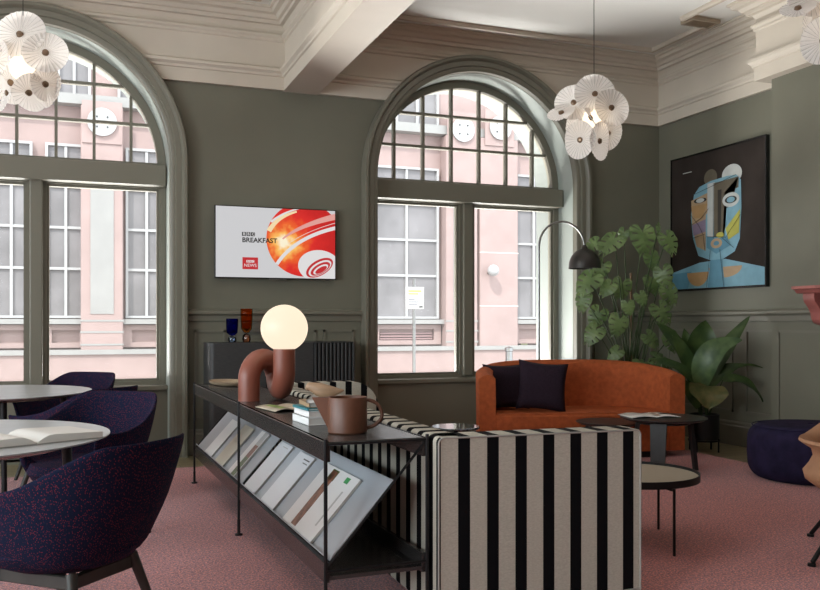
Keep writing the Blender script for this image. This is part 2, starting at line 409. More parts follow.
# ceiling vent
v = thing('ceiling_vent', 'beige rectangular ceiling air vent near the corner cornice', 'vent', (5.655, 6.935, 4.145))
bm = BM()
prism(bm, [(-.165,-.09),(.165,-.09),(.165,.09),(-.165,.09)], [[(-.14,-.065),(.14,-.065),(.14,.065),(-.14,.065)]], -.012, .04, 'z'); obj('frame', bm, plain('vent_paint', (.36, .29, .21), .5), v)
bm = BM()
for k in range(5): box(bm, -.145, .145, -.052+.024*k, -.044+.024*k, -.010, -.002)
box(bm, -.145, .145, -.068, .068, -.002, .04); obj('slats', bm, plain('vent_slat', (.30, .23, .16), .5), v)

# dado rail, skirting, panel mouldings
DADO = [(-.01, 1.235), (.018, 1.24), (.018, 1.285), (.03, 1.30), (.05, 1.305), (.05, 1.33), (.03, 1.345), (-.01, 1.35)]
SKIRT = [(-.01, 0), (.028, 0), (.028, .19), (.022, .205), (.022, .225), (.012, .24), (-.01, .24)]
RO = 1.29
segs = [[(W2C+RO, D), (XR, D)][::-1], [(W1C+RO, D), (W2C-RO, D)][::-1], [(XL, D), (W1C-RO, D)][::-1]]
east = [(XR, YK), (XR, 3.4), (XB, 3.4), (XB, YB), (XR, YB), (XR, D), (W2C+RO, D)]
n = 8
for path in (east, segs[1], segs[2]):
    bm = BM(); sweep(bm, path, DADO); struct('trim_%d' % n, bm, M['trimgreen']); n += 1
for nm, path in (('baseboard_east', east), ('baseboard_north', segs[1]), ('baseboard_north_end', segs[2])):
    bm = BM(); sweep(bm, path, SKIRT); struct(nm, bm, M['trimgreen'])
def pframe(bm, u0, u1, z0, z1, axis, face, s):
    # inset groove look: fine raised frame
    w = .022
    for (a, b, c, d) in ((u0, u1, z0, z0+w), (u0, u1, z1-w, z1), (u0, u0+w, z0, z1), (u1-w, u1, z0, z1)):
        if axis == 'y': box(bm, a, b, min(face, face+s*.014), max(face, face+s*.014), c, d)
        else: box(bm, min(face, face+s*.014), max(face, face+s*.014), a, b, c, d)
for (u0, u1, ax, fc) in ((.985, 1.27, 'y', D), (1.335, 2.14, 'y', D), (2.21, 2.52, 'y', D), (5.27, 6.02, 'y', D),
                         (7.02, 8.05, 'x', XR), (6.34, 6.84, 'x', XR), (5.42, 6.16, 'x', XB), (4.3, 5.35, 'x', XB)):
    bm = BM(); pframe(bm, u0, u1, .33, 1.155, ax, fc, -1); struct('trim_%d' % n, bm, M['trimgreen']); n += 1

# ------------------------------------------------------------------ arched windows
def casing(cx):
    bm = BM()
    prof = [(0, 0), (0, -.055), (.012, -.065), (.045, -.065), (.052, -.085), (.10, -.085), (.107, -.11), (.12, -.125), (.145, -.125), (.155, -.105), (.155, 0)]
    pts = [(cx + 0, 0)]
    rows = []; N = 56
    stations = [('L', .0)] + [('A', PI*k/N) for k in range(N+1)] + [('R', .0)]
    for kind, a in stations:
        row = []
        for (r, p) in prof:
            rr = RI + r
            if kind == 'L': x, z = cx + rr, 0.0
            elif kind == 'R': x, z = cx - rr, 0.0
            else: x, z = cx + rr*math.cos(a), ZA + rr*math.sin(a)
            row.append(bm.verts.new((x, D + p, z)))
        rows.append(row)
    k = len(prof)
    for a, b in zip(rows, rows[1:]):
        for j in range(k): bm.faces.new([a[j], b[j], b[(j+1) % k], a[(j+1) % k]])
    bm.faces.new(rows[0]); bm.faces.new(rows[-1][::-1])
    return bm
def arch_window(idx, cx):
    w = bpy.data.objects.new('window_%d' % idx, None); COL.objects.link(w); w['kind'] = 'structure'
    w.location = (cx, D, 0)
    def part(name, bm, m, smooth=False):
        for v_ in bm.verts: v_.co -= Vector((cx, D, 0))
        return obj(name, bm, m, w, smooth)
    part('casing', casing(cx), M['trimgreen'], True)
    # reveal lining
    bm = BM(); prism(bm, arch(cx, RI+.03, .0), [arch(cx, RI-.002, .02)], D+.02, D+.34); part('reveal_lining', bm, M['reveal'])
    R2 = RI - .004
    y0, y1 = D+.32, D+.42
    # sash frame: outer band, transom, mullion, bottom rail
    zt0, zt1, zb = 2.488, 2.728, .674
    bm = BM(); prism(bm, arch(cx, R2, .62), [arch(cx, R2-.075, zt1)[:], [(cx-R2+.06, zb), (cx-.085, zb), (cx-.085, zt0), (cx-R2+.06, zt0)], [(cx+.085, zb), (cx+R2-.06, zb), (cx+R2-.06, zt0), (cx+.085, zt0)]], y0, y1)
    part('frame', bm, M['trimgreen'])
    bm = BM(); box(bm, cx-RI+.01, cx+RI-.01, D+.20, D+.33, 2.500, 2.695, bevel=.012); part('transom', bm, M['trimgreen'])
    bm = BM(); box(bm, cx-.055, cx+.055, D+.27, D+.34, .66, 2.51, bevel=.012); part('mullion', bm, M['trimgreen'])
    bm = BM(); rb = R2-.075
    m = M['trimgreen']
    for s in (-1, 1):
        for k in range(3):
            x = .164 + .326*k; h = math.sqrt(max(0, rb*rb - x*x)); box(bm, cx+s*x-.013, cx+s*x+.013, y0+.02, y1-.02, zt1, ZA+h)
    for z in (3.085, 3.43):
        h = math.sqrt(max(0, rb*rb - (z-ZA)**2)); box(bm, cx-h, cx+h, y0+.021, y1-.021, z-.013, z+.013)
    part('glazing_bars', bm, M['trimgreen'])
    # thin lit beads round the lower lights
    for (a, b) in ((cx-R2+.06, cx-.085), (cx+.085, cx+R2-.06)):
        bm = BM(); prism(bm, [(a, zb), (b, zb), (b, zt0), (a, zt0)], [[(a+.022, zb+.022), (b-.022, zb+.022), (b-.022, zt0-.022), (a+.022, zt0-.022)]], y0+.03, y1-.01); part('sash', bm, M['trimgreen'])
        bm = BM(); box(bm, a+.01, b-.01, y0+.055, y0+.061, zb+.01, zt0-.01); part('pane', bm, M['pane'])
    bm = BM(); prism(bm, arch(cx, rb+.01, zt1-.01), [], y0+.05, y0+.056); part('pane', bm, M['pane'])
    bm = BM(); box(bm, cx-RI+.002, cx+RI-.002, D+.13, D+.42, .60, .642, bevel=.006); part('sill', bm, M['trimgreen'])
    bm = BM(); box(bm, cx-RI+.002, cx+RI-.002, D+.17, D+.40, 0, .61); part('apron_panel', bm, M['trimgreen'])
    return w
arch_window(1, W1C); arch_window(2, W2C)

# ------------------------------------------------------------------ television
def tv():
    x0, x1, z0, z1 = 1.161, 2.318, 1.638, 2.312; W = x1-x0; H = z1-z0
    t = thing('television', 'wall-mounted flat television showing a breakfast news title card', 'television', (x0, D-.075, z0))
    bm = BM(); box(bm, 0, W, 0, .045, 0, H, bevel=.004); obj('casing', bm, M['bezel'], t)
    bm = BM(); box(bm, .35, W-.35, .045, .073, .15, H-.15); obj('wall_bracket', bm, M['bezel'], t)
    bm = BM(); box(bm, W*.44, W*.58, -.002, .02, -.012, .001); obj('logo_tab', bm, M['steel'], t)
    b = .009; SW, SH = W-2*b, H-2*b
    def S(s, q): return (b + s*SW, b + (1-q)*SH)
    bm = BM(); box(bm, b, W-b, -.001, 0, b, H-b); scr = obj('screen', bm, emit('screen_white', (.80, .80, .82), .72), t)
    R = (b, W-b, b, H-b)
    def clip(poly):
        def cut(p, ins, inter):
            out = []
            for i in range(len(p)):
                a, c = p[i], p[(i+1) % len(p)]
                if ins(a):
                    out.append(a)
                    if not ins(c): out.append(inter(a, c))
                elif ins(c): out.append(inter(a, c))
            return out
        def ix(v): return lambda a, c: (v, a[1] + (c[1]-a[1])*(v-a[0])/(c[0]-a[0]))
        def iz(v): return lambda a, c: (a[0] + (c[0]-a[0])*(v-a[1])/(c[1]-a[1]), v)
        p = cut(poly, lambda q: q[0] >= R[0], ix(R[0])); p = cut(p, lambda q: q[0] <= R[1], ix(R[1])) if p else p
        p = cut(p, lambda q: q[1] >= R[2], iz(R[2])) if p else p; p = cut(p, lambda q: q[1] <= R[3], iz(R[3])) if p else p
        return p
    lay = [0]
    def shape(name, polys, m):
        lay[0] += 1; y = -.001 - .0004*lay[0]; bm = BM()
        for poly in polys:
            c = clip(poly)
            if len(c) > 2: bm.faces.new([bm.verts.new((p[0], y, p[1])) for p in c])
        return obj(name, bm, m, scr)
    def px(x, y): return S((x-127)/626.0, (y-75)/377.0)      # screen picture coordinates
    # glowing globe
    m, nt, bs = new_mat('screen_globe'); bs.inputs['Base Color'].default_value = (.1, .01, .01, 1)
    tc = nt.nodes.new('ShaderNodeTexCoord'); mp = nt.nodes.new('ShaderNodeMapping')
    fx, fz = px(482, 262); mp.inputs['Location'].default_value = (-fx, 0, -fz)
    nt.links.new(tc.outputs['Object'], mp.inputs[0]); L = nt.nodes.new('ShaderNodeVectorMath'); L.operation = 'LENGTH'; nt.links.new(mp.outputs[0], L.inputs[0])
    nz = nt.nodes.new('ShaderNodeTexNoise'); nz.inputs['Scale'].default_value = 12; nt.links.new(tc.outputs['Object'], nz.inputs['Vector'])
    ma = nt.nodes.new('ShaderNodeMath'); ma.operation = 'MULTIPLY_ADD'; ma.inputs[1].default_value = .22; nt.links.new(nz.outputs['Fac'], ma.inputs[0]); nt.links.new(L.outputs['Value'], ma.inputs[2])
    r = nt.nodes.new('ShaderNodeValToRGB'); e = r.color_ramp.elements
    e[0].position = .13; e[0].color = (1, .95, .7, 1); e[1].position = .55; e[1].color = (.55, .01, .01, 1)
    k = e.new(.2); k.color = (1, .55, .12, 1); k = e.new(.28); k.color = (.85, .13, .02, 1); k = e.new(.38); k.color = (.72, .02, .015, 1)
    nt.links.new(ma.outputs[0], r.inputs[0]); nt.links.new(r.outputs[0], bs.inputs['Emission Color']); bs.inputs['Emission Strength'].default_value = .9
    shape('globe_graphic', [[px(588+203*math.cos(a), 240+203*math.sin(a)) for a in [2*PI*k/72 for k in range(72)]]], m)
    cream = emit('screen_cream', (1, .78, .45), .85); wht = emit('screen_band', (.9, .88, .88), .78); pinkb = emit('screen_pink', (.85, .38, .34), .85); redb = emit('screen_red', (.62, .012, .02), .8)
    def band(p0, p1, p2, w0, w1, n=24):
        up, lo = [], []
        for i in range(n+1):
            s = i/n; x = (1-s)**2*p0[0]+2*s*(1-s)*p1[0]+s*s*p2[0]; y = (1-s)**2*p0[1]+2*s*(1-s)*p1[1]+s*s*p2[1]
            dx = 2*(1-s)*(p1[0]-p0[0])+2*s*(p2[0]-p1[0]); dy = 2*(1-s)*(p1[1]-p0[1])+2*s*(p2[1]-p1[1]); L_ = math.hypot(dx, dy); w = (w0*(1-s)+w1*s)/2
            up.append((x-dy/L_*w, y+dx/L_*w)); lo.append((x+dy/L_*w, y-dx/L_*w))
        return [px(*up[i]) for i in range(n+1)] + [px(*q) for q in reversed(lo)]
    def quads(poly):   # split a band into convex quads
        n = len(poly)//2; up, lo = poly[:n], poly[n:][::-1]
        return [[up[i], up[i+1], lo[i+1], lo[i]] for i in range(n-1)]
    shape('globe_band', quads(band((398, 200), (440, 120), (545, 88), 26, 10)), cream)
    shape('globe_band', quads(band((470, 240), (560, 160), (760, 105), 8, 34)), pinkb)
    for bb in (((440, 378), (530, 230), (760, 168), 18, 20), ((500, 265), (600, 190), (760, 140), 2, 3), ((410, 150), (470, 95), (560, 70), 12, 8)): shape('globe_band', quads(band(*bb)), wht)
    shape('globe_hub', [[px(668+112*math.cos(a)+30*math.sin(a), 385-20*math.cos(a)+88*math.sin(a)) for a in [2*PI*k/48 for k in range(48)]]], wht)
    def ell(cx_, cy_, a_, b_, rot=-.55):
        out = []
        for k in range(48):
            t_ = 2*PI*k/48; x, y = a_*math.cos(t_), b_*math.sin(t_); out.append(px(cx_ + x*math.cos(rot)-y*math.sin(rot), cy_ + x*math.sin(rot)+y*math.cos(rot)))
        return out
    for i, (a_, b_) in enumerate(((82, 42), (70, 33), (60, 27), (46, 19), (36, 14))):
        shape('target_graphic', [ell(668+i*2, 392+i*3, a_, b_)], redb if i % 2 == 0 else wht)
    # lettering
    def text(s, u, v, size, m, bold=0.0, sx=1.0):
        c = bpy.data.curves.new('lettering', 'FONT'); c.body = s; c.size = size; c.extrude = .0002; c.offset = bold
        o = bpy.data.objects.new('lettering', c); dg = bpy.context.evaluated_depsgraph_get()
        COL.objects.link(o); bpy.context.view_layer.update(); me = bpy.data.meshes.new_from_object(o.evaluated_get(bpy.context.evaluated_depsgraph_get()))
        bpy.data.objects.remove(o)
        o = bpy.data.objects.new('lettering', me); COL.objects.link(o); o.parent = scr; me.materials.clear(); me.materials.append(m)
        lay[0] += 1; x, z = px(u, v); o.location = (x, -.001-.0004*lay[0], z); o.rotation_euler = (PI/2, 0, 0); o.scale = (sx, 1, 1)
        return o
    blk = M['screenblack']; kw = SW/626.0
    for i, L_ in enumerate('BBC'):
        x = 259 + i*23; shape('logo_block', [[px(x, 210), px(x+20, 210), px(x+20, 231), px(x, 231)]], blk)
        text(L_, x+4.5, 227, 20*kw, wht, .0004)
    text('BREAKFAST', 259, 264, 34*kw, blk, .0016, 1.03)
    shape('news_badge', [[px(261, 345), px(341, 345), px(341, 409), px(261, 409)]], redb)
    for i, L_ in enumerate('BBC'):
        x = 281 + i*14; shape('logo_block', [[px(x, 360), px(x+12.5, 360), px(x+12.5, 373), px(x, 373)]], wht)
        text(L_, x+2.8, 371, 13*kw, redb, .0002)
    text('NEWS', 268, 396, 23*kw, wht, .0, 1.03)
tv()

# ------------------------------------------------------------------ painting on the right wall
def painting():
    y0, y1, z0, z1 = 6.525, 7.955, 1.565, 3.01; W = y1-y0; H = z1-z0
    t = thing('framed_painting', 'large framed cubist-style painting in blue, ochre and dark brown', 'painting', (XR, y1, z0), -PI/2)
    # local x runs towards the camera, -y... out of the wall is local -y after the turn
    bm = BM(); prism(bm, [(0, 0), (W, 0), (W, H), (0, H)], [[(.016, .016), (W-.016, .016), (W-.016, H-.016), (.016, H-.016)]], -.045, 0); obj('frame', bm, M['bezel'], t)
    bm = BM(); box(bm, .014, W-.014, -.034, 0, .014, H-.014); cv = obj('canvas', bm, plain('canvas_umber', (.034, .026, .022), .8, noise=.25, nscale=3, spec=.15), t)
    lay = [0]
    cols = {'sky': (.18, .36, .45), 'blue': (.09, .24, .33), 'pale': (.50, .52, .50), 'ochre': (.42, .25, .11), 'sand': (.42, .29, .17), 'dark': (.022, .018, .013), 'umb': (.11, .09, .06), 'lime': (.42, .40, .07), 'mauve': (.25, .19, .27), 'line': (.01, .01, .012)}
    mats = {k: plain('paint_'+k, c, .6, noise=.08, nscale=12) for k, c in cols.items()}
    def Q(x, y):  # picture coordinates: 0..1 across, 0..1 down
        return (x*W, (1-y)*H)
    def poly(pts, c):
        lay[0] += 1; bm = BM(); vs = [bm.verts.new((Q(*p)[0], -.034-.0006*lay[0], Q(*p)[1])) for p in pts]
        f = bm.faces.new(vs); bmesh.ops.triangulate(bm, faces=[f]); obj('painted_shape', bm, mats[c], cv)
    def el(cx_, cy_, a, b, a0=0, a1=360, n=30): return [(cx_+a*math.cos(math.radians(a0+(a1-a0)*k/n)), cy_+b*math.sin(math.radians(a0+(a1-a0)*k/n))) for k in range(n+1)]
    # generic composition: a rounded mask over tilted planes
    poly([(.016, .86), (.33, .80), (.60, .79), (.985, .87), (.985, .985), (.016, .985)], 'sky')
    poly([(.016, .87), (.24, .86), (.20, .985), (.016, .985)], 'blue')
    poly(el(.31, .87, .12, .10, 0, 180), 'ochre')
    poly(el(.60, .845, .17, .075, 0, 180), 'sand')
    poly([(.46, .72), (.56, .72), (.60, .985), (.42, .985)], 'blue')
    poly(el(.45, .20, .07, .06), 'umb'); poly(el(.67, .21, .10, .07), 'pale')
    poly([(.27, .30), (.33, .25), (.45, .225), (.62, .215), (.72, .22), (.76, .26), (.765, .45), (.75, .66), (.70, .745), (.58, .79), (.45, .79), (.32, .75), (.26, .62), (.235, .45)], 'sky')
    poly([(.24, .34), (.44, .30), (.44, .43), (.40, .46), (.40, .72), (.30, .68), (.25, .52)], 'sand')
    poly([(.24, .38), (.42, .38), (.36, .48), (.27, .47)], 'ochre')
    poly([(.25, .52), (.40, .49), (.40, .58), (.265, .60)], 'mauve')
    poly([(.42, .24), (.50, .24), (.48, .70), (.42, .66)], 'pale')
    poly([(.49, .245), (.74, .235), (.74, .31), (.60, .325), (.58, .64), (.49, .64)], 'umb')
    poly([(.53, .30), (.57, .30), (.56, .62), (.53, .62)], 'dark')
    poly([(.755, .46), (.745, .62), (.64, .66), (.61, .58)], 'lime')
    poly([(.62, .44), (.74, .40), (.75, .46), (.61, .57)], 'sky')
    poly(el(.665, .385, .085, .05), 'pale'); poly(el(.665, .385, .06, .025), 'dark'); poly(el(.665, .385, .04, .02), 'sky')
    poly(el(.345, .35, .07, .018), 'dark'); poly(el(.345, .35, .045, .016), 'pale')
    poly([(.42, .62), (.62, .64), (.66, .70), (.52, .75), (.42, .70)], 'blue')
    poly(el(.52, .675, .06, .035), 'sand'); poly(el(.52, .675, .03, .016), 'blue')
    poly(el(.56, .62, .04, .02), 'lime')
    def ln(p, w=.0035):
        lay[0] += 1; bm = BM()
        pts = [Vector((Q(*q)[0], -.034-.0006*lay[0], Q(*q)[1])) for q in p]; tube(bm, pts, w*.7, 4); obj('painted_line', bm, mats['line'], cv)
    ln([(.24, .44), (.33, .53), (.38, .60), (.40, .72)]); ln([(.25, .52), (.36, .48), (.44, .42)]); ln([(.49, .245), (.49, .64)]); ln([(.42, .62), (.62, .64), (.765, .50)])
    ln([(.27, .30), (.45, .27), (.72, .22)]); ln([(.46, .72), (.42, .985)]); ln([(.56, .72), (.60, .985)]); ln([(.58, .64), (.70, .72)])
    ln([(.25, .62), (.40, .60)])
    bm = BM(); box(bm, .14*W, .24*W, -.0352, -.034, .873*H, .879*H); obj('caption_mark', bm, mats['pale'], cv)
painting()

# ------------------------------------------------------------------ display console
CR = math.radians(1.27)    # the console stands slightly off square
con = thing('display_console', 'long dark oak and black steel display console with sloping magazine racks', 'console', (.884, 3.25, 0), CR)
CL = 3.47; CWD = .425; BAYS = (0, 1.735, CL)
bm = BM(); box(bm, .004, CWD-.004, .004, CL-.004, .745, .76, bevel=.002)
box(bm, 0, .02, .004, CL-.004, .683, .76, bevel=.002); box(bm, CWD-.02, CWD, .004, CL-.004, .683, .76, bevel=.002)
obj('top', bm, M['darkoak'], con)
bm = BM(); box(bm, .008, CWD-.004, .008, CL-.004, .225, .24); box(bm, 0, .02, .008, CL-.004, .215, .292, bevel=.002); box(bm, CWD-.02, CWD, .008, CL-.004, .215, .292, bevel=.002)
obj('lower_shelf', bm, M['darkoak'], con)
for y in (0, 1.735, CL):
    for x in (0, CWD):
        bm = BM(); tube(bm, [(x, y, .02), (x, y, .772)], .0075, 10); lathe(bm, [(0, .012), (.022, .012), (.022, .020), (.009, .024), (.009, .1), (0, .1)], 16, (x, y, 0))
        obj('post', bm, M['black'], con)
for y in (0, 1.735, CL):
    for z in (.752, .262): bm = BM(); tube(bm, [(0, y, z), (CWD, y, z)], .006, 8); obj('rail', bm, M['black'], con)
    if y != 1.735:
        bm = BM(); tube(bm, [(.004, y+.006, .27), (CWD-.004, y+.006, .745)], .006, 8); obj('brace', bm, M['black'], con)
SL = math.atan2(.244, .22)
def slope(x_along, th):   # point on the sloping panel
    return (.026 + x_along*math.cos(SL) - th*math.sin(SL), .292 + x_along*math.sin(SL) + th*math.cos(SL))
def slab(bm, s0, s1, ya, yb, t0, t1, bevel=.0015):
    Rm = Matrix.Translation((.026, 0, .292)) @ Matrix.Rotation(-SL, 4, 'Y')
    box(bm, s0, s1, ya, yb, t0, t1, rot=Rm, bevel=bevel, seg=1)
for (a, b) in ((.03, 1.70), (1.775, CL-.03)):
    bm = BM(); slab(bm, 0, .40, a, b, 0, .006); slab(bm, 0, .006, a, b, .006, .028); obj('display_panel', bm, M['panel'], con)
# magazines displayed on the racks
def rackmag(ya, yb, ln_, m, label, extra=(), th=.010, name='magazine'):
    o = bpy.data.objects.new(name, None); COL.objects.link(o); o['label'] = label; o['category'] = name.replace('_', ' '); o['group'] = 'magazines on the sloping racks'
    y0 = (ya+yb)/2 ; c, s = math.cos(CR), math.sin(CR)
    o.location = (.884 - s*y0, 3.25 + c*y0, 0); o.rotation_euler = (0, 0, CR)
    hw = (yb-ya)/2
    bm = BM(); slab(bm, .008, ln_-.002, -hw+.003, hw-.003, .0075, .0075+th*.85); obj('pages', bm, M['paperedge'], o)
    bm = BM(); slab(bm, .006, ln_, -hw, hw, .0075+th*.85, .0075+th); obj('cover', bm, m, o)
    for (s0, s1, u0, u1, mm) in extra:
        bm = BM(); slab(bm, .006+s0*(ln_-.006), .006+s1*(ln_-.006), -hw+u0*2*hw, -hw+u1*2*hw, .0076+th, .0079+th, 0); obj('cover_print', bm, mm, o)
ph = {'brown': plain('photo_brown', (.22, .09, .05), .4, noise=.6, nscale=30), 'green': plain('photo_green', (.08, .13, .03), .4, noise=.6, nscale=40), 'greenmark': plain('green_mark', (.05, .35, .1), .5),
      'palegrey': plain('pale_grey_print', (.52, .52, .50), .5), 'dark': plain('photo_dark', (.03, .03, .03), .4, noise=.5, nscale=30), 'ivory': plain('ivory_cover', (.72, .70, .58), .5), 'cool': plain('cool_white_cover', (.76, .79, .82), .4)}
rackmag(.275, .535, .335, M['white'], 'white magazine with a green mark, nearest the open end of the rack', ((.86, .95, .35, .55, ph['greenmark']), (.2, .75, .25, .32, ph['palegrey'])), .014)
rackmag(.545, .770, .335, M['white'], 'magazine with a warm brown photograph strip on its cover', ((.03, .95, .05, .40, ph['brown']), (.80, .97, .02, .42, ph['green'])), .010)
rackmag(.965, 1.235, .325, ph['cool'], 'plain pale magazine with fine dark text near its top edge', ((.90, .92, .1, .5, ph['dark']), (.84, .855, .1, .4, ph['dark'])), .012)
rackmag(1.395, 1.66, .325, ph['cool'], 'blank pale magazine just on the near side of the panel gap', ((.92, .935, .2, .6, ph['palegrey']),), .012)
rackmag(1.96, 2.16, .325, M['white'], 'magazine with a green and brown landscape photo along its spine', ((.0, .42, .05, .5, ph['green']), (.42, .70, .05, .5, ph['brown']), (.70, 1.0, .05, .5, ph['palegrey'])), .014)
rackmag(2.36, 2.64, .31, ph['ivory'], 'ivory magazine in the middle of the distant rack bay', (), .012)
rackmag(2.80, 3.07, .30, M['white'], 'plain white magazine in the farthest place of the sloping rack', (), .012)

# ------------------------------------------------------------------ striped sofa behind the console
SR = math.radians(-1.5)
so = thing('striped_sofa', 'boxy sofa in broad black and oatmeal stripes behind the display console', 'sofa', (1.33, 3.20, 0), 0)
TH = math.radians(-3.0)
stx = stripe_mat('striped_fabric_across', 0, .087, .1252, .0515); sty = stripe_mat('striped_fabric_along', 1, .05)
ST = .765
bm = BM(); prism(bm, rrect(0, .928, .05, ST, .022, 4), [], 0, .13); bmesh.ops.rotate(bm, verts=bm.verts, cent=(0, 0, 0), matrix=Matrix.Rotation(TH, 3, 'Z'))
obj('arm', bm, stx, so, True)
bm = BM(); tube(bm, [Matrix.Rotation(TH, 3, 'Z') @ Vector((x, -.002, z)) for x, z in rrect(.004, .924, .054, ST-.004, .022, 4)+[(.924, .08)]], .004, 6); obj('piping', bm, M['greycov'], so, True)
bm = BM(); box(bm, 0.0, .13, .0, 3.42, .05, ST, bevel=.02, seg=3); obj('backrest', bm, sty, so, True)
pr = [(0, .05), (.86, .05), (.86, .50)] + [(.86-.22+.22*math.cos(math.radians(a)), ST-.22+.22*math.sin(math.radians(a))) for a in range(0, 91, 10)] + [(0, ST)]
bm = BM(); prism(bm, pr, [], 3.27, 3.42); obj('arm', bm, stx, so, True)
bm = BM(); box(bm, .12, .86, .12, 3.28, .05, .28, bevel=.01); obj('base', bm, stx, so)
for (a, b) in ((.13, 1.69), (1.70, 3.27)):
    bm = BM(); box(bm, .13, .86, a, b, .28, .43, bevel=.04, seg=3); obj('seat_cushion', bm, sty, so, True)
for y in (.1, 3.3):
    for x in (.08, .76):
        bm = BM(); box(bm, x, x+.05, y-.03, y+.02, 0.012, .05); obj('foot', bm, M['black'], so)

# ------------------------------------------------------------------ things on the console
def on_console(u, v, depth, z=.76):
    p = at(u, v, depth); return Vector((p.x, p.y, z))
# terracotta tube lamp
pa, pb, pc = at(249, 400, 5.16), at(276, 400, 5.36), at(284.3, 400, 5.12)
for q in (pa, pb, pc): q.z = .76
t = thing('table_lamp', 'terracotta looping tube table lamp with a glowing white globe', 'lamp', pa)
r = .0635
def L(p): return p - pa
zA = .305 - r; pts = [L(pa) + Vector((0, 0, .0)), L(pa) + Vector((0, 0, .12))]
half = (pb-pa).length/2; mid = (L(pa)+L(pb))/2; dr = (pb-pa).normalized()
zarc = .305 - r - half
pts = [Vector((0, 0, 0)), Vector((0, 0, zarc*.6))] + [mid + dr*(-half*math.cos(a)) + Vector((0, 0, zarc + half*math.sin(a))) for a in [PI*k/16 for k in range(17)]]
half2 = (pc-pb).length/2; mid2 = (L(pb)+L(pc))/2; d2 = (pc-pb).normalized(); zl = r + half2 + .002
pts += [mid2 + d2*(-half2*math.cos(a)) + Vector((0, 0, zl - half2*math.sin(a))) for a in [PI*k/16 for k in range(17)]]
pts += [L(pc) + Vector((0, 0, .31))]
bm = BM(); tube(bm, pts, r, 32); obj('tube_base', bm, M['terracotta'], t, True, angle=60)
bm = BM(); sphere(bm, L(pc) + Vector((0, 0, .31+.12)), .138, u=40, v=24); obj('globe_shade', bm, M['globe'], t, True)
# jug
pj = on_console(347.5, 415, 3.66)
t = thing('jug', 'brown clay jug with a pointed spout and looped handle', 'jug', pj, -A)
R_, H_ = .083, .150
bm = BM(); lathe(bm, [(0, 0), (R_-.006, 0), (R_, .006), (R_, H_-.003), (R_-.002, H_), (R_-.007, H_-.002), (R_-.008, .012), (0, .012)], 48)
obj('body', bm, M['clayjug'], t, True)
bm = BM(); tube(bm, [(.075, 0, H_-.012), (.11, 0, H_-.016), (.137, 0, H_-.038), (.15, 0, H_*.48), (.137, 0, .05), (.11, 0, .025), (.075, 0, .018)], .0085, 12); subsurf(obj('handle', bm, M['clayjug'], t, True), 1)
bm = BM()
vs = [(-.15, 0, H_-.003), (-.075, -.03, H_-.003), (-.075, .03, H_-.003), (-.078, 0, .008), (-.07, -.03, H_-.003)]
a, b_, c_, d_ = [bm.verts.new(p) for p in [(-.15, 0, H_-.002), (-.074, -.034, H_-.002), (-.074, .034, H_-.002), (-.079, 0, .01)]]
for f in ((a, b_, c_), (a, d_, b_), (a, c_, d_), (b_, d_, c_)): bm.faces.new(f)
obj('spout', bm, M['clayjug'], t)
# book stack under the bird
pk = Vector((.955, 3.80, .76))
def book(dx, dy, z, w, l, h, rz, cov, label, edge=None):
    o = thing('book', label, 'book', (pk.x+dx, pk.y+dy, z), rz, 'books stacked beside the jug')
    bm = BM(); box(bm, .003, w-.003, .003, l-.003, .003, h-.003); obj('pages', bm, M['paper'], o)
    bm = BM(); box(bm, 0, w, 0, l, 0, .003); box(bm, 0, w, 0, l, h-.003, h); box(bm, 0, .004, 0, l, 0, h); obj('cover', bm, cov, o)
    return o
z0 = .761
book(0, 0, z0, .17, .24, .034, .07, M['white'], 'thick white hardback at the bottom of the small stack'); z0 += .035
book(.002, .002, z0, .165, .235, .028, .05, M['white'], 'white hardback second from the bottom of the stack'); z0 += .029
book(.0, .01, z0, .16, .225, .012, .08, M['teal'], 'thin teal book in the middle of the stack'); z0 += .013
book(.01, .03, z0, .155, .21, .022, -.02, M['tan'], 'tan book beneath the topmost grey book'); z0 += .023
book(-.01, .0, z0, .20, .26, .017, -.35, M['greycov'], 'grey book on top of the stack under the carved bird'); z0 += .018
# wooden bird
pbird = at(325, 395, 3.93); t = thing('carved_bird', 'pale carved wooden bird resting on the book stack', 'ornament', (pbird.x, pbird.y, z0), -A)
bm = BM(); n_ = 14; rings = []
sk = [(-.088, .050, .004), (-.083, .053, .012), (-.072, .055, .016), (-.058, .050, .020), (-.040, .042, .026), (-.015, .036, .030), (.012, .032, .027), (.04, .032, .019), (.065, .034, .010), (.086, .037, .003)]
for (x, z, r_) in sk: rings.append([bm.verts.new((x, r_*.8*math.cos(2*PI*k/16), z + r_*1.15*math.sin(2*PI*k/16))) for k in range(16)])
for a, b in zip(rings, rings[1:]):
    for k in range(16): bm.faces.new([a[k], a[(k+1)%16], b[(k+1)%16], b[k]])
bm.faces.new(rings[0]); bm.faces.new(rings[-1][::-1])
obj('body', bm, M['birdwood'], t, True, angle=80)
# open magazine, loose papers, tray
def draped(name, label, p, w, l, rz, m1, extra=None, hump=.012):
    o = thing(name, label, 'magazine', p, rz, 'loose reading on the console')
    bm = BM(); N = 14; g = []
    for i in range(N+1):
        x = -w/2 + w*i/N; z = .004 + hump*abs(math.sin(PI*i/N*2))
        g.append([bm.verts.new((x, -l/2, z)), bm.verts.new((x, l/2, z*.8))])
    for a, b in zip(g, g[1:]): bm.faces.new([a[0], b[0], b[1], a[1]])
    q = solid(obj('pages', bm, m1, o, True), .004)
    if extra:
        bm = BM(); g = []
        for i in range(2, 7):
            x = -w/2 + w*i/N; z = .0075 + hump*abs(math.sin(PI*i/N*2)); g.append([bm.verts.new((x, -l/2*.85, z)), bm.verts.new((x, l/2*.6, z*.9))])
        for a, b in zip(g, g[1:]): bm.faces.new([a[0], b[0], b[1], a[1]])
        obj('page_photo', bm, extra, o, True)
    return o
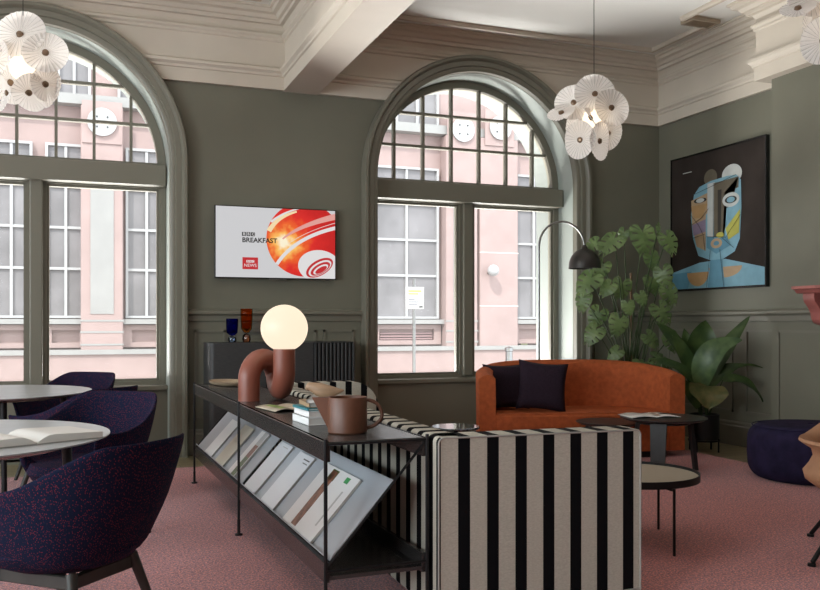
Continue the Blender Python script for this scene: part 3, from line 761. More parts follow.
draped('open_magazine', 'open magazine with green photos lying by the tube lamp', (1.03, 4.58, .762), .24, .30, .15, plain('magazine_page', (.50, .42, .32), .5, noise=.3, nscale=12), plain('garden_photo', (.25, .36, .08), .5, noise=.6, nscale=18))
draped('magazine', 'white magazine lying behind the small book stack', (1.17, 4.20, .762), .20, .28, -.2, M['paper'], None, .02)
t = thing('wooden_tray', 'shallow oval wooden tray at the far end of the console', 'tray', (1.04, 6.55, .76), .1)
bm = BM(); lathe(bm, [(0, .001), (.8, .001), (.95, .012), (1.0, .028), (.97, .028), (.9, .016), (.8, .009), (0, .009)], 40, (0, 0, 0), .14, .27); obj('dish', bm, M['traywood'], t, True)

# ------------------------------------------------------------------ sideboard and glass vases
yb0 = D-.47
t = thing('sideboard', 'charcoal oak sideboard with rounded corners and a slatted end', 'sideboard', (1.057, yb0, 0))
SWd = 1.335
bm = BM(); prism(bm, rrect(0, SWd-.004, 0, .43, .05, 6), [], .10, 1.045, 'z'); obj('body', bm, M['sidewood'], t, True)
bm = BM()
for k in range(11): box(bm, .945+.036*k, .963+.036*k, -.018, .002, .14, 1.035, bevel=.003, seg=1)
obj('slatted_door', bm, M['sidewood'], t)
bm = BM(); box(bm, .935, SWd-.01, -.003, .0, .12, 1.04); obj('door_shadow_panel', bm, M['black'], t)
bm = BM(); box(bm, .05, SWd-.05, .05, .38, .0, .10); obj('plinth', bm, M['black'], t)
def vase(x, h, r, m, mf, lab):
    o = thing('glass_vase', lab, 'vase', (x, yb0+.18, 1.045), 0, 'glass goblet vases on the sideboard')
    fh = h*.26
    bm = BM(); lathe(bm, [(0, 0), (r*.55, 0), (r*.72, fh*.35), (r*.62, fh*.8), (r*.3, fh), (0, fh)], 28); obj('foot', bm, mf, o, True)
    bm = BM(); lathe(bm, [(0, fh), (r*.45, fh+.01), (r*.88, fh+h*.14), (r*.97, fh+h*.4), (r, h), (r*.93, h), (r*.9, fh+h*.4), (r*.8, fh+h*.16), (0, fh+.02)], 28); obj('bowl', bm, m, o, True)
vase(1.285, .215, .055, M['blueglass'], M['clearfoot'], 'cobalt blue glass goblet vase on the sideboard')
vase(1.415, .305, .055, M['amberglass'], M['orangefoot'], 'tall amber glass goblet vase beside the blue one')

# ------------------------------------------------------------------ orange curved sofa
OA = math.radians(-13.5)
t = thing('curved_sofa', 'rust orange curved sofa with a wraparound back below the arched window', 'sofa', (4.20, 6.71, 0), OA)
HA, HB = .945, .80
def outl(a, off=0.0):   # a: -90..90, back outline
    e = .62
    c, s = math.cos(math.radians(a)), math.sin(math.radians(a))
    x = (HA-off)*math.copysign(abs(s)**e, s); y = (HB-off)*abs(c)**.85
    return x, y
bm = BM(); rows = []
NA = 48
for i in range(NA+1):
    a = -90 + 180*i/NA
    hh = .765 + .10*math.cos(math.radians(a))**.8
    xo, yo = outl(a); xi, yi = outl(a, .14)
    if abs(a) > 80: pass
    ns = 6; row = [(xo, yo, .07), (xo*1.0, yo, .35), (xo*1.005, yo+.005, hh-.05)]
    for k in range(ns+1):
        s = k/ns; x = xo+(xi-xo)*s; y = yo+(yi-yo)*s; row.append((x, y, hh-.045+.045*math.sin(PI*(.08+.84*s))))
    row += [(xi*.995, yi-.005, .40), (xi*.99, yi-.01, .07)]
    rows.append([bm.verts.new(p) for p in row])
for a, b in zip(rows, rows[1:]):
    k = len(a)
    for j in range(k): bm.faces.new([a[j], b[j], b[(j+1) % k], a[(j+1) % k]])
bm.faces.new(rows[0]); bm.faces.new(rows[-1][::-1])
obj('backrest', bm, M['orange'], t, True, angle=50)
inner = [outl(-90+180*i/NA, .135) for i in range(NA+1)]
def fr(x, k): return (x, -k*(1-(x/HA)**2))
frontp = [fr(inner[-1][0]*(1-2*i/20), .05) for i in range(1, 20)]
bm = BM(); prism(bm, inner + frontp, [], .30, .42, 'z'); bmesh.ops.bevel(bm, geom=[e for e in bm.edges if e.calc_length() > 0 and all(abs(v.co.z-.42) < 1e-4 for v in e.verts) and all(v.co.y < .02 for v in e.verts) and len(e.link_faces) == 2 and abs(e.link_faces[0].normal.z-e.link_faces[1].normal.z) > .5], offset=.025, segments=3, affect='EDGES')
obj('seat', bm, M['orange'], t, True)
bm = BM(); prism(bm, inner + [fr(inner[-1][0]*(1-2*i/20), .04) for i in range(1, 20)], [], .07, .30, 'z'); obj('base', bm, M['orange'], t, True)
ip = [(x*.96, y*.96+.02) for x, y in inner]; bm = BM(); prism(bm, ip + [(ip[-1][0]*(1-2*i/20), .0) for i in range(1, 20)], [], .0, .07, 'z'); obj('plinth', bm, M['black'], t)

def pillow(label, loc, rot, w=.44, th=.14):
    bm = BM(); N = 14; S_ = {}
    for side in (1, -1):
        for i in range(N+1):
            for j in range(N+1):
                u, v_ = -1+2*i/N, -1+2*j/N
                if side == -1 and (i in (0, N) or j in (0, N)): S_[(side, i, j)] = S_[(1, i, j)]; continue
                k = (1-.10*(v_*v_)*(1-abs(u))) if False else 1
                pu = u*(1-.10*(1-v_*v_)*abs(u)); pv = v_*(1-.10*(1-u*u)*abs(v_))
                z = side*th/2*((1-u**4)*(1-v_**4))**.55
                S_[(side, i, j)] = bm.verts.new((pu*w/2, z, pv*w/2 + w/2))
    for side in (1, -1):
        for i in range(N):
            for j in range(N):
                q = [S_[(side, i, j)], S_[(side, i+1, j)], S_[(side, i+1, j+1)], S_[(side, i, j+1)]]
                bm.faces.new(q if side < 0 else q[::-1])
    o = obj('cushion', bm, M['plum'], None, True, angle=180); o.location = loc; o.rotation_euler = rot
    tag(o, label, 'cushion', 'dark plum cushions on the orange sofa'); return o
# placed in sofa space
def sofa_pt(x, y, z):
    c, s = math.cos(OA), math.sin(OA); return (4.19 + x*c - y*s, 6.72 + x*s + y*c, z)
pillow('dark plum cushion against the sofa arm, behind the other', sofa_pt(-.60, .31, .425), (-.25, 0, OA+.18), .43)
pillow('dark plum cushion in front, leaning on its twin', sofa_pt(-.345, .13, .425), (-.25, .10, OA-.12), .46)

# ------------------------------------------------------------------ small tables
def round_table_dark(label, loc, r, zt, legs, name='coffee_table', topm=None):
    o = thing(name, label, 'table', loc, 0)
    bm = BM(); lathe(bm, [(0, zt-.022), (r*.9, zt-.022), (r, zt-.006), (r, zt), (0, zt)], 56); obj('tabletop', bm, topm or M['tabletop'], o, True)
    for (a, r0, r1, w) in legs:
        c, s = math.cos(a), math.sin(a); bm = BM()
        Rm = Matrix.Rotation(a, 4, 'Z')
        vs = []
        for (rr, z, ww) in ((r1, 0.012, w*.8), (r0, zt-.02, w)):
            for (dx, dy) in ((-.016, -ww/2), (.016, -ww/2), (.016, ww/2), (-.016, ww/2)): vs.append(bm.verts.new(Rm @ Vector((rr+dx, dy, z))))
        for f in ((3,2,1,0),(4,5,6,7),(0,1,5,4),(1,2,6,5),(2,3,7,6),(3,0,4,7)): bm.faces.new([vs[i] for i in f])
        obj('leg', bm, M['tabletop'], o)
    bm = BM(); disc(bm, r*.62, zt-.05, zt-.022); obj('apron', bm, M['tabletop'], o)
    return o
round_table_dark('larger round dark coffee table holding an open magazine', (4.44, 5.90, 0), .345, .455, [(-.15, .24, .29, .05), (PI-.55, .20, .24, .13), (PI+.75, .2, .24, .13)])
round_table_dark('smaller round dark coffee table close to the striped sofa', (4.235, 6.365, 0), .282, .38, [(.3, .18, .22, .05), (PI-.6, .18, .22, .05), (PI+1.3, .18, .22, .05)])
o = thing('open_magazine', 'open magazine with colourful prints lying on the larger coffee table', 'magazine', (4.36, 5.98, .456), -.2)
bm = BM()
for s in (-1, 1):
    g = []
    for i in range(9):
        x = s*.21*i/8; z = .004+.012*math.sin(PI*min(1, i/8*1.05)); g.append([bm.verts.new((x, -.14, z)), bm.verts.new((x, .14, z))])
    for a, b in zip(g, g[1:]): bm.faces.new([a[0], b[0], b[1], a[1]])
solid(obj('pages', bm, M['paper'], o, True), .006, 0)
for (x, y, w_, h_, mm) in ((.04, -.06, .05, .07, 'brown'), (.12, .0, .06, .05, 'dark'), (.06, .06, .04, .04, 'brown'), (-.12, .03, .07, .06, 'palegrey')):
    bm = BM(); zz = .008+.0125*math.sin(PI*abs(x)/.2); box(bm, x-w_/2, x+w_/2, y-h_/2, y+h_/2, zz, zz+.002); obj('page_print', bm, ph[mm], o)
# tray table
t = thing('tray_table', 'low round tray table with beige top, black rim and thin legs', 'table', (2.881, 4.105, 0), -A)
RT = .362
bm = BM(); disc(bm, RT-.006, .370, .382, n=64); obj('tabletop', bm, M['beige'], t, True)
bm = BM(); lathe(bm, [(RT-.02, .358), (RT, .358), (RT, .396), (RT-.006, .396), (RT-.006, .370), (RT-.02, .370), (RT-.02, .358)], 64); obj('rim', bm, M['black'], t, True)
for p in ((.13, -.345), (.215, .24), (-.13, .33), (-.33, -.1)):
    bm = BM(); tube(bm, [(p[0], p[1], .012), (p[0], p[1], .36)], .0075, 10); obj('leg', bm, M['black'], t)
bm = BM(); tube(bm, [(.13, -.345, .35), (-.13, .33, .35)], .006, 8); tube(bm, [(.215, .24, .35), (-.33, -.1, .35)], .006, 8); obj('cross_bars', bm, M['black'], t)
# mirror topped side table
t = thing('side_table', 'little round side table with a mirror-like top near the striped sofa', 'table', (2.40, 5.45, 0))
bm = BM(); disc(bm, .165, .50, .516, n=48); obj('tabletop', bm, plain('mirror_top', (.25, .28, .32), .08, metal=.9), t, True)
bm = BM(); tube(bm, [(0, 0, .03), (0, 0, .5)], .015, 12); obj('pedestal', bm, M['black'], t, True)
bm = BM(); disc(bm, .13, .012, .03, n=40); obj('foot', bm, M['black'], t, True)

# ------------------------------------------------------------------ pouf
t = thing('pouf', 'dark indigo round wool pouf on the carpet by the panelled chimney wall', 'pouf', (5.33, 5.25, 0))
R = .46
prof = [(0, .013)] + [(R-.10+.10*math.sin(math.radians(k))*1.0, .012+.13-.13*math.cos(math.radians(k))) for k in range(0, 91, 10)] + [(R+.005, .22)] + [(R-.11+.11*math.cos(math.radians(k)), .31+.12*math.sin(math.radians(k))) for k in range(0, 91, 10)] + [(R*.4, .435), (0, .435)]
bm = BM(); lathe(bm, prof, 56); obj('cover', bm, M['pouf'], t, True)
bm = BM(); lathe(bm, [(0, .434), (.018, .434), (.018, .439), (0, .442)], 12); obj('button', bm, M['pouf'], t, True)
bm = BM(); tube(bm, [((R-.035)*math.cos(a), (R-.035)*math.sin(a), .416) for a in [2*PI*k/64 for k in range(65)]], .004, 6, False); obj('seam', bm, M['pouf'], t, True)

# ------------------------------------------------------------------ mantel
t = thing('mantelpiece', 'pink marble mantelpiece with scrolled corbels on the chimney wall', 'mantelpiece', (XB, 4.85, 0))
bm = BM()
mp_ = [(.0, 1.47), (.19, 1.47), (.20, 1.478), (.22, 1.50), (.25, 1.505), (.25, 1.53), (0, 1.53)]
def mant(y0, y1): prism(bm, [(-a, b) for a, b in mp_], [], y0, y1)
prism(bm, [(-a, b) for a, b in mp_], [], -.90, .90); obj('shelf', bm, M['pink'], t)
for s in (-1, 1):
    cor = [(0, 1.47), (-.17, 1.47), (-.175, 1.44), (-.165, 1.40), (-.12, 1.35), (-.09, 1.30), (-.085, 1.26), (-.06, 1.22), (0, 1.20)]
    bm = BM(); prism(bm, cor, [], s*.79-.06, s*.79+.06); obj('corbel', bm, M['pink'], t, True)
    bm = BM(); box(bm, -.06, 0, s*.62-.12, s*.62+.10, 0.0, 1.21); obj('jamb', bm, M['pink'], t)
bm = BM(); box(bm, -.05, 0, -.6, .6, 1.05, 1.47); obj('frieze_panel', bm, M['pink'], t)

# ------------------------------------------------------------------ tan lounge chair at the right edge
t = thing('lounge_chair', 'tan lounge chair with flared arms on black splayed legs', 'chair', (3.87, 3.34, 0), math.radians(25))
bm = BM(); N = 40; rows = []
prof = [(.20, .345), (.31, .36), (.365, .40), (.375, .44), (.345, .48), (.325, .52), (.335, .56), (.375, .585), (.395, .60), (.39, .615), (.35, .61), (.31, .57), (.295, .50), (.29, .45), (.20, .44)]
for i in range(N+1):
    a = math.radians(-180 + 360*i/N); back = max(0, math.cos(a))**1.5; rows.append([bm.verts.new(((r+.06*back*(z-.34)/.3)*math.cos(a), (r)*math.sin(a), z + (.20*back)*max(0, (z-.42))/.19)) for r, z in prof])
for a, b in zip(rows, rows[1:]):
    for j in range(len(a)-1): bm.faces.new([a[j], b[j], b[j+1], a[j+1]])
bmesh.ops.remove_doubles(bm, verts=bm.verts, dist=.0005)
obj('shell', bm, M['tanfab'], t, True, angle=60)
bm = BM(); lathe(bm, [(0, .335), (.26, .345), (.33, .38), (.335, .42), (.31, .455), (0, .465)], 40); obj('seat', bm, M['tanfab'], t, True)
for k in range(4):
    a = math.radians(-25 + 90*k)
    bm = BM(); tube(bm, [(.05*math.cos(a), .05*math.sin(a), .335), (.22*math.cos(a), .22*math.sin(a), .30), (.30*math.cos(a), .30*math.sin(a), .22), (.465*math.cos(a), .465*math.sin(a), .03)], .012, 10)
    lathe(bm, [(0, .012), (.02, .012), (.02, .025), (0, .03)], 12, (.47*math.cos(a), .47*math.sin(a), 0)); obj('leg', bm, M['black'], t, True)

# ------------------------------------------------------------------ dining tables and chairs
def dining_table(label, loc, legrot):
    t = thing('dining_table', label, 'table', loc, 0, 'round dining tables')
    bm = BM(); lathe(bm, [(0, .722), (.60, .722), (.69, .734), (.70, .738), (.70, .742), (0, .742)], 72); obj('tabletop', bm, M['marble'], t, True)
    bm = BM(); lathe(bm, [(0, .705), (.57, .705), (.61, .7215), (0, .7215)], 64); obj('underside', bm, M['darkoak'], t, True)
    for k in range(4):
        a = legrot + PI/2*k; bm = BM(); tube(bm, [(.56*math.cos(a), .56*math.sin(a), .013), (.53*math.cos(a), .53*math.sin(a), .706)], [.016, .022], 12); obj('leg', bm, M['black'], t, True)
    bm = BM()
    for k in range(2):
        a = legrot + PI/2*k; tube(bm, [(.53*math.cos(a), .53*math.sin(a), .69), (-.53*math.cos(a), -.53*math.sin(a), .69)], .012, 8)
    obj('cross_frame', bm, M['black'], t)
T1 = Vector((-.575, 4.08, 0)); T2 = Vector((-.62, 6.70, 0))
dining_table('round pale marble dining table with an open book on it', T1, .22)
dining_table('empty round pale marble dining table close to the window', T2, .3)

def tub_chair(label, loc, face):
    """face: direction the sitter looks (angle of local +x)"""
    t = thing('tub_chair', label, 'chair', loc, face, 'navy flecked tub chairs')
    bm = BM(); N = 44; rows = []
    for i in range(N+1):
        s = -1 + 2*i/N; a = PI + s*math.radians(130)       # back at 180 deg
        b = min(1, max(0, (.80-abs(s))/.55)); hb = b*b*(3-2*b)
        zt = .640 + .175*hb
        c, sn = math.cos(a), math.sin(a)
        def P(r, z, flare=0): 
            ex = .62
            r = r*1.07; x = math.copysign(abs(c)**.80, c)*r; y = math.copysign(abs(sn)**.80, sn)*r
            if c > 0: x = x*1.25
            return (x - flare*hb, y, z)
        outer = [P(.14, .36), P(.21, .372), P(.25, .415, 0), P(.272, .50, .012), P(.287, .58, .04), P(.297, .58+(zt-.58)*.55, .04+.03), P(.302, zt-.006, .04+.055)]
        innr = [P(.296, zt, .04+.053), P(.286, zt-.006, .04+.048), P(.272, .58+(zt-.58)*.5, .062), P(.262, .56, .03), P(.245, .49, .01), P(.22, .46, 0), P(.16, .455)]
        rows.append([bm.verts.new(p) for p in outer+innr])
    for a, b in zip(rows, rows[1:]):
        for j in range(len(a)-1): bm.faces.new([a[j], b[j], b[j+1], a[j+1]])
    bm.faces.new(rows[0]); bm.faces.new(rows[-1][::-1])
    subsurf(obj('shell', bm, M['fleck'], t, True, angle=180), 1)
    bm = BM(); lathe(bm, [(0, .345), (.17, .347), (.245, .38), (.270, .42), (.25, .465), (0, .475)], 36, (.03, 0, 0), 1.12, 1.0); obj('seat_cushion', bm, M['fleck'], t, True)
    for sx, sy in ((1, 1), (1, -1), (-1, 1), (-1, -1)):
        bm = BM(); tube(bm, [(sx*.26, sy*.235, .012), (sx*.165, sy*.155, .36)], [.013, .021], 12); obj('leg', bm, M['chairwood'], t, True)
    bm = BM()
    for a_, b_ in (((.16, .15), (.16, -.15)), ((.16, -.15), (-.16, -.15)), ((-.16, -.15), (-.16, .15)), ((-.16, .15), (.16, .15))):
        x0, x1 = sorted((a_[0], b_[0])); y0, y1 = sorted((a_[1], b_[1])); box(bm, x0-.014, x1+.014, y0-.014, y1+.014, .305, .352, bevel=.004, seg=1)
    obj('seat_frame', bm, M['chairwood'], t)
    return t
f1 = math.atan2(.675, -.74); f2 = math.atan2(-.80, -.6)
ch0 = tub_chair('navy flecked tub chair standing on the camera side of the nearer table'.replace('camera side of the nearer table', 'carpet in front of the open book'), (-.045, 3.42, 0), f1)
ch1 = dup(ch0, (.03, 5.16, 0), f2, 'navy flecked tub chair behind the table with the open book, its inside showing')
ch2 = dup(ch0, (-.05, 6.10, 0), f1, 'navy flecked tub chair pulled up to the empty marble table, backrest in profile')
ch3 = dup(ch0, (-.12, 7.40, 0), f2, 'tub chair right under the window, silhouetted against the bright glass')

# open book on the near table
def open_book(label, loc, rz):
    o = thing('open_book', label, 'book', loc, rz)
    prof_t = lambda u: .012 + .030*math.sin(PI*min(1, (u+.02)*1.0))**.7*(1-.55*u)
    for s in (-1, 1):
        bm = BM(); g = []; n_ = 12
        for i in range(n_+1):
            u = i/n_; x = s*(.004+.275*u); z = .006 + .030*(1-(1-min(1, u*4))**2)*(1-.35*u)
            if u == 0: z = .008
            g.append([bm.verts.new((x, -.145, z)), bm.verts.new((x, .145, z)), bm.verts.new((x, .145, .003)), bm.verts.new((x, -.145, .003))])
        for a, b in zip(g, g[1:]):
            for j in range(4): bm.faces.new([a[j], b[j], b[(j+1)%4], a[(j+1)%4]])
        bm.faces.new(g[0]); bm.faces.new(g[-1][::-1]); obj('page_block', bm, M['paper'], o, True, angle=30)
    bm = BM(); box(bm, -.286, .286, -.152, .152, 0, .003); obj('cover', bm, M['greycov'], o)
    for s, (u0, u1, v0, v1) in ((-1, (.05, .20, -.11, .11)), ):
        pass
    return o
open_book('thick open book lying on the marble table', (-.226, 3.845, .743), .485)

# ------------------------------------------------------------------ arc floor lamp
base = at(539, 455, 8.55); base.z = 0
t = thing('floor_lamp', 'slim arched floor lamp with a dark dome shade by the window', 'lamp', base)
top = at(561, 222, 8.62) - base; end = at(584.5, 252, 8.62) - base
pts = [Vector((0, 0, .02)), Vector((0, 0, 1.0)), Vector((0, 0, 1.6))]
sh = at(539, 262, 8.55).z
e2 = Vector((end.x, end.y, 0)); rr = e2.length; dv = e2.normalized(); zt = top.z; ze = end.z
zk = zt - rr/2*1.08
pts = [Vector((0, 0, .02)), Vector((0, 0, zk*.5)), Vector((0, 0, zk-.15))]
for k in range(25):
    a = PI - (PI-.22)*k/24; x = rr/2*(1+math.cos(a)); pts.append(dv*x + Vector((0, 0, zk + (zt-zk)*math.sin(a))))
ps = pts[-1]; pts.append(ps + Vector((dv.x*.006, dv.y*.006, -.06)))
bm = BM(); tube(bm, pts, .0105, 12); obj('arched_pole', bm, M['steel'], t, True)
bm = BM(); disc(bm, .14, 0, .02, n=40); obj('base', bm, M['domemetal'], t, True)
p = pts[-1]; Rd = .158
bm = BM(); prof = [(.012, .03), (.03, .0)] + [(Rd*math.sin(math.radians(a))*.985, -.005-.175+.175*math.cos(math.radians(a))) for a in range(12, 91, 6)] + [(Rd, -.205), (Rd-.006, -.205)] + [(Rd*.955*math.sin(math.radians(a)), -.185+.168*math.cos(math.radians(a))) for a in range(88, 0, -8)] + [(0, -.018)]
lathe(bm, prof, 44, p); obj('dome_shade', bm, M['domemetal'], t, True)
bm = BM(); sphere(bm, p + Vector((0, 0, -.10)), .045); obj('bulb', bm, M['white'], t, True)

# ------------------------------------------------------------------ pendants
def petal(R, fold, bend=0):
    bm = BM(); uv = bm.loops.layers.uv.new('UVMap'); n = 112; K = 5; rings = []
    for k in range(K+1):
        r = .012 + (R-.012)*k/K; ring = []
        for i in range(n):
            a = 2*PI*i/n; x, y = r*math.cos(a), r*math.sin(a)
            z = fold*abs(x) + bend*y*y/R + .0035*(1 if i % 4 == 0 else (-.5 if i % 4 == 2 else 0))*k/K
            ring.append(bm.verts.new((x, y, z)))
        rings.append(ring)
    for a, b in zip(rings, rings[1:]):
        for i in range(n):
            j = (i+1) % n; f = bm.faces.new([a[i], a[j], b[j], b[i]])
            for l, u in zip(f.loops, (i/n, (i+1)/n, (i+1)/n, i/n)): l[uv].uv = (u, .5)
    return bm
def pendant(label, c, spec, rz=-A):
    t = thing('pendant_light', label, 'pendant lamp', c, rz, 'pleated petal pendants')
    bm = BM(); sphere(bm, (0, 0, 0), .078); obj('bulb', bm, M['bulb'], t, True)
    bm = BM(); tube(bm, [(0, 0, .06), (0, 0, 4.17-c[2])], .0025, 6); obj('cord', bm, M['black'], t)
    for (off, nrm, R, fold, spin) in spec:
        nv = Vector(nrm).normalized(); q = nv.to_track_quat('Z', 'Y')
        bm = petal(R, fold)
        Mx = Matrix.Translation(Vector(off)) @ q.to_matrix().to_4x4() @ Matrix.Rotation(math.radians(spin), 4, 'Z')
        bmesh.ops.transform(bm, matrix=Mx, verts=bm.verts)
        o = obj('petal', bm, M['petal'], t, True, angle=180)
        bm = BM(); lathe(bm, [(0, -.006), (.017, -.006), (.021, 0), (.017, .014), (.008, .018), (0, .018)], 16); bmesh.ops.transform(bm, matrix=Mx, verts=bm.verts)
        obj('knob', bm, M['brass'], o, True)
    return t
# local axes: x right, y away from the camera, z up
k_ = .0129     # metres per unit of the measured petals / 10
SPEC_A = [((.0, -.03, .165), (.0, -1, .2), .142, .06, 90), ((-.135, .03, .12), (-.25, -1, .25), .132, .06, 60), ((.105, -.06, .062), (.3, -1, .1), .130, .08, 20),
          ((-.225, .0, .04), (-.35, -.6, .75), .098, .1, 0), ((-.105, -.05, -.155), (-.75, -.65, -.1), .130, .12, 90), ((.022, -.06, -.165), (.75, -.65, -.1), .132, .12, 90),
          ((-.045, -.09, -.015), (.85, -.5, .5), .075, .3, 40),
          ((.03, .13, .10), (0, 1, .2), .140, .1, 0), ((.12, .09, -.08), (1, .6, 0), .120, .1, 0), ((-.10, .11, -.06), (-1, .8, 0), .130, .1, 0)]
SPEC_B = [((-.005, -.03, .19), (0, -1, .30), .155, .06, 90), ((.155, -.05, .075), (.3, -1, .25), .130, .08, 40), ((.135, -.01, -.10), (.85, -.5, -.2), .105, .25, 80),
          ((-.15, -.04, .03), (-.5, -1, .1), .130, .1, 0), ((-.062, -.06, -.165), (-.8, -.6, -.1), .110, .45, 80), ((.058, -.06, -.165), (.8, -.6, -.1), .110, .45, 100),
          ((.0, .13, .10), (0, 1, .2), .150, .1, 0), ((.10, .11, -.08), (.8, .8, 0), .130, .1, 0), ((-.12, .10, -.06), (-1, .8, 0), .130, .1, 0)]
pendant('pleated petal pendant hanging between the second arched window and the corner', at(594, 119, 6.0), SPEC_A)
pendant('pleated petal pendant hanging before the first arched window', at(23, 68, 5.2), SPEC_B)
pendant('pleated petal pendant by the chimney wall, cropped by the edge of the view', at(838, 16, 4.9), SPEC_A)

# ------------------------------------------------------------------ plants
def monstera_leaf(Lf, Wf, droop, slots, rng):
    """local: base at origin, leaf along +y, face up +z"""
    bm = BM(); NT = 30; NS = 5
    for s in (-1, 1):
        rows = []
        for i in range(NT+1):
            t_ = i/NT
            root = max(0, (t_-.30)/.70); yy = Lf*.80*root
            ang = math.radians(155 - 125*t_); ln_ = Wf*(.50 + .28*math.sin(PI*min(1, t_*1.25)))*(1 - max(0, t_-.5)**2*2.2) + Lf*.20*max(0, t_-.6)
            dx, dy = math.sin(ang), math.cos(ang)
            row = []
            for j in range(NS+1):
                q = j/NS; x = s*dx*ln_*q; y = yy + dy*ln_*q
                z = .10*abs(x) - droop*(y*y/Lf + x*x/Wf*.9) + .004*math.sin(i*1.3)*q
                row.append(bm.verts.new((x, y + .12*Lf, z)))
            rows.append(row)
        for i in range(NT):
            slot = slots and 5 <= i < 28 and i % 5 == 2
            for j in range(NS):
                if slot and (j in (2, 3) or (j == 4 and i % 10 == 7)): continue
                f = [rows[i][j], rows[i+1][j], rows[i+1][j+1], rows[i][j+1]]
                bm.faces.new(f if s < 0 else f[::-1])
    bmesh.ops.remove_doubles(bm, verts=bm.verts, dist=.0004)
    return bm
def frame_from(tipdir, normal):
    y = Vector(tipdir).normalized(); z = Vector(normal); z = (z - y*z.dot(y)).normalized(); x = y.cross(z)
    return Matrix((x, y, z)).transposed()
camR = Vector((CA, -SA, 0)); camF = Vector((SA, CA, 0)); UP = Vector((0, 0, 1))
def cdir(r_, f_, u_): return camR*r_ + camF*f_ + UP*u_
DZ = 8.55
root = at(631, 470, 8.75); root.z = 0
mon = thing('potted_monstera', 'tall split-leaf monstera in a dark pot behind the orange sofa', 'plant', root)
bm = BM(); lathe(bm, [(0, 0), (.14, 0), (.17, .02), (.185, .36), (.17, .36), (.16, .33), (0, .33)], 36); pot = obj('pot', bm, M['pot'], mon, True)
bm = BM(); lathe(bm, [(0, .335), (.158, .335), (.158, .34), (0, .345)], 24); obj('soil', bm, M['soil'], mon)
bm = BM(); tube(bm, [(.0, .0, .33), (.0, .0, 1.72)], .012, 10); obj('support_cane', bm, M['mosspole'], mon)
leaves = [(644, 240, -.20, 33, (.05, -.35, -1), (.1, -1, .35), 1), (609, 243, -.1, 30, (-.7, -.3, -.6), (-.2, -.7, .7), 1), (592, 245, .05, 20, (-.8, 0, -.5), (0, -.8, .6), 1), (671, 243, -.2, 27, (.5, -.3, -1), (.3, -.9, .2), 1),
          (586, 283, -.2, 31, (-.7, -.2, -.7), (-.35, -.8, .5), 1), (664, 277, -.3, 24, (.2, -.2, -1), (-.5, -1, .2), 1), (642.5, 299, -.35, 17, (.4, -.3, -.8), (.1, -1, .3), 0), (628.7, 308, -.4, 17, (.1, -.3, -.9), (0, -1, .2), 0),
          (618, 326, -.42, 25, (-.3, -.3, -1), (.1, -1, .3), 1), (592, 335, -.3, 25, (-.8, -.2, -1), (-.3, -.9, .4), 1), (664, 314, -.2, 28, (.5, -.3, -.9), (.2, -1, .35), 1), (582, 303, .0, 22, (-.3, 0, -1), (-.5, -.8, .2), 1),
          (600, 270, .0, 22, (-.4, .1, -.8), (-.1, -1, .4), 1), (653, 340, -.3, 22, (.7, -.2, -.7), (.2, -.9, .5), 1), (674, 343, -.15, 24, (.6, 0, -1), (.3, -1, .1), 1), (614, 354, -.1, 18, (-.6, 0, -.5), (0, -.8, .6), 0),
          (606, 289, -.1, 20, (-.6, 0, -.6), (0, -.8, .7), 0), (672, 296, .05, 26, (.5, 0, -.9), (.2, -1, .4), 1),
          (663, 360, -.2, 26, (.9, -.2, -.3), (0, -.7, .8), 1), (621, 290, .15, 24, (-.2, 0, -1), (-.2, -1, .1), 1), (645, 364, -.3, 24, (1, -.2, -.1), (0, -.6, .9), 1), (654, 262, .2, 22, (.4, 0, -.9), (.3, -1, .1), 1),
          (596, 318, .15, 24, (-.5, 0, -1), (-.2, -1, .2), 1), (655, 285, .25, 24, (.4, 0, -1), (0, -1, .3), 1), (660, 230, .0, 14, (.3, .2, -.6), (.5, -.7, .5), 0), (622, 236, .1, 16, (-.3, .2, -.7), (-.4, -.8, .4), 0)]
rng = random.Random(3)
for (u, v_, dd, wpx, td, nm, sl) in leaves:
    dep = DZ + dd*.75 + .05; c = at(u, v_, dep) - root
    Wm = wpx*dep/F*.54; Lm = Wm*1.36
    Rm = frame_from(cdir(*td), cdir(nm[0], nm[1], nm[2]))
    bm = monstera_leaf(Lm, Wm, .35, sl, rng)
    base_off = Rm @ Vector((0, Lm*.50, 0))
    origin = c - base_off
    Mx = Matrix.Translation(origin) @ Rm.to_4x4(); bmesh.ops.transform(bm, matrix=Mx, verts=bm.verts)
    lf = obj('leaf', bm, M['leaf'], mon, True, angle=180)
    att = Mx @ Vector((0, Lm*.12, 0))
    s0 = Vector((rng.uniform(-.05, .05), rng.uniform(-.05, .05), .34)); hgt = att.z
    m1 = Vector((s0.x*1.5 + att.x*.12, s0.y*1.5 + att.y*.12, .34 + (hgt-.34)*.45)); m2 = s0.lerp(att, .78) + Vector((0, 0, .06))
    if att.z < .9: m1.z = att.z*.8; m2.z = att.z+.05
    bm = BM(); pts = []
    for k in range(11):
        w = k/10; pts.append(s0*(1-w)**3 + m1*3*w*(1-w)**2 + m2*3*w*w*(1-w) + att*w**3)
    tube(bm, pts, [.008-.004*k/10 for k in range(11)], 7); obj('stem', bm, M['stem'], mon, True)

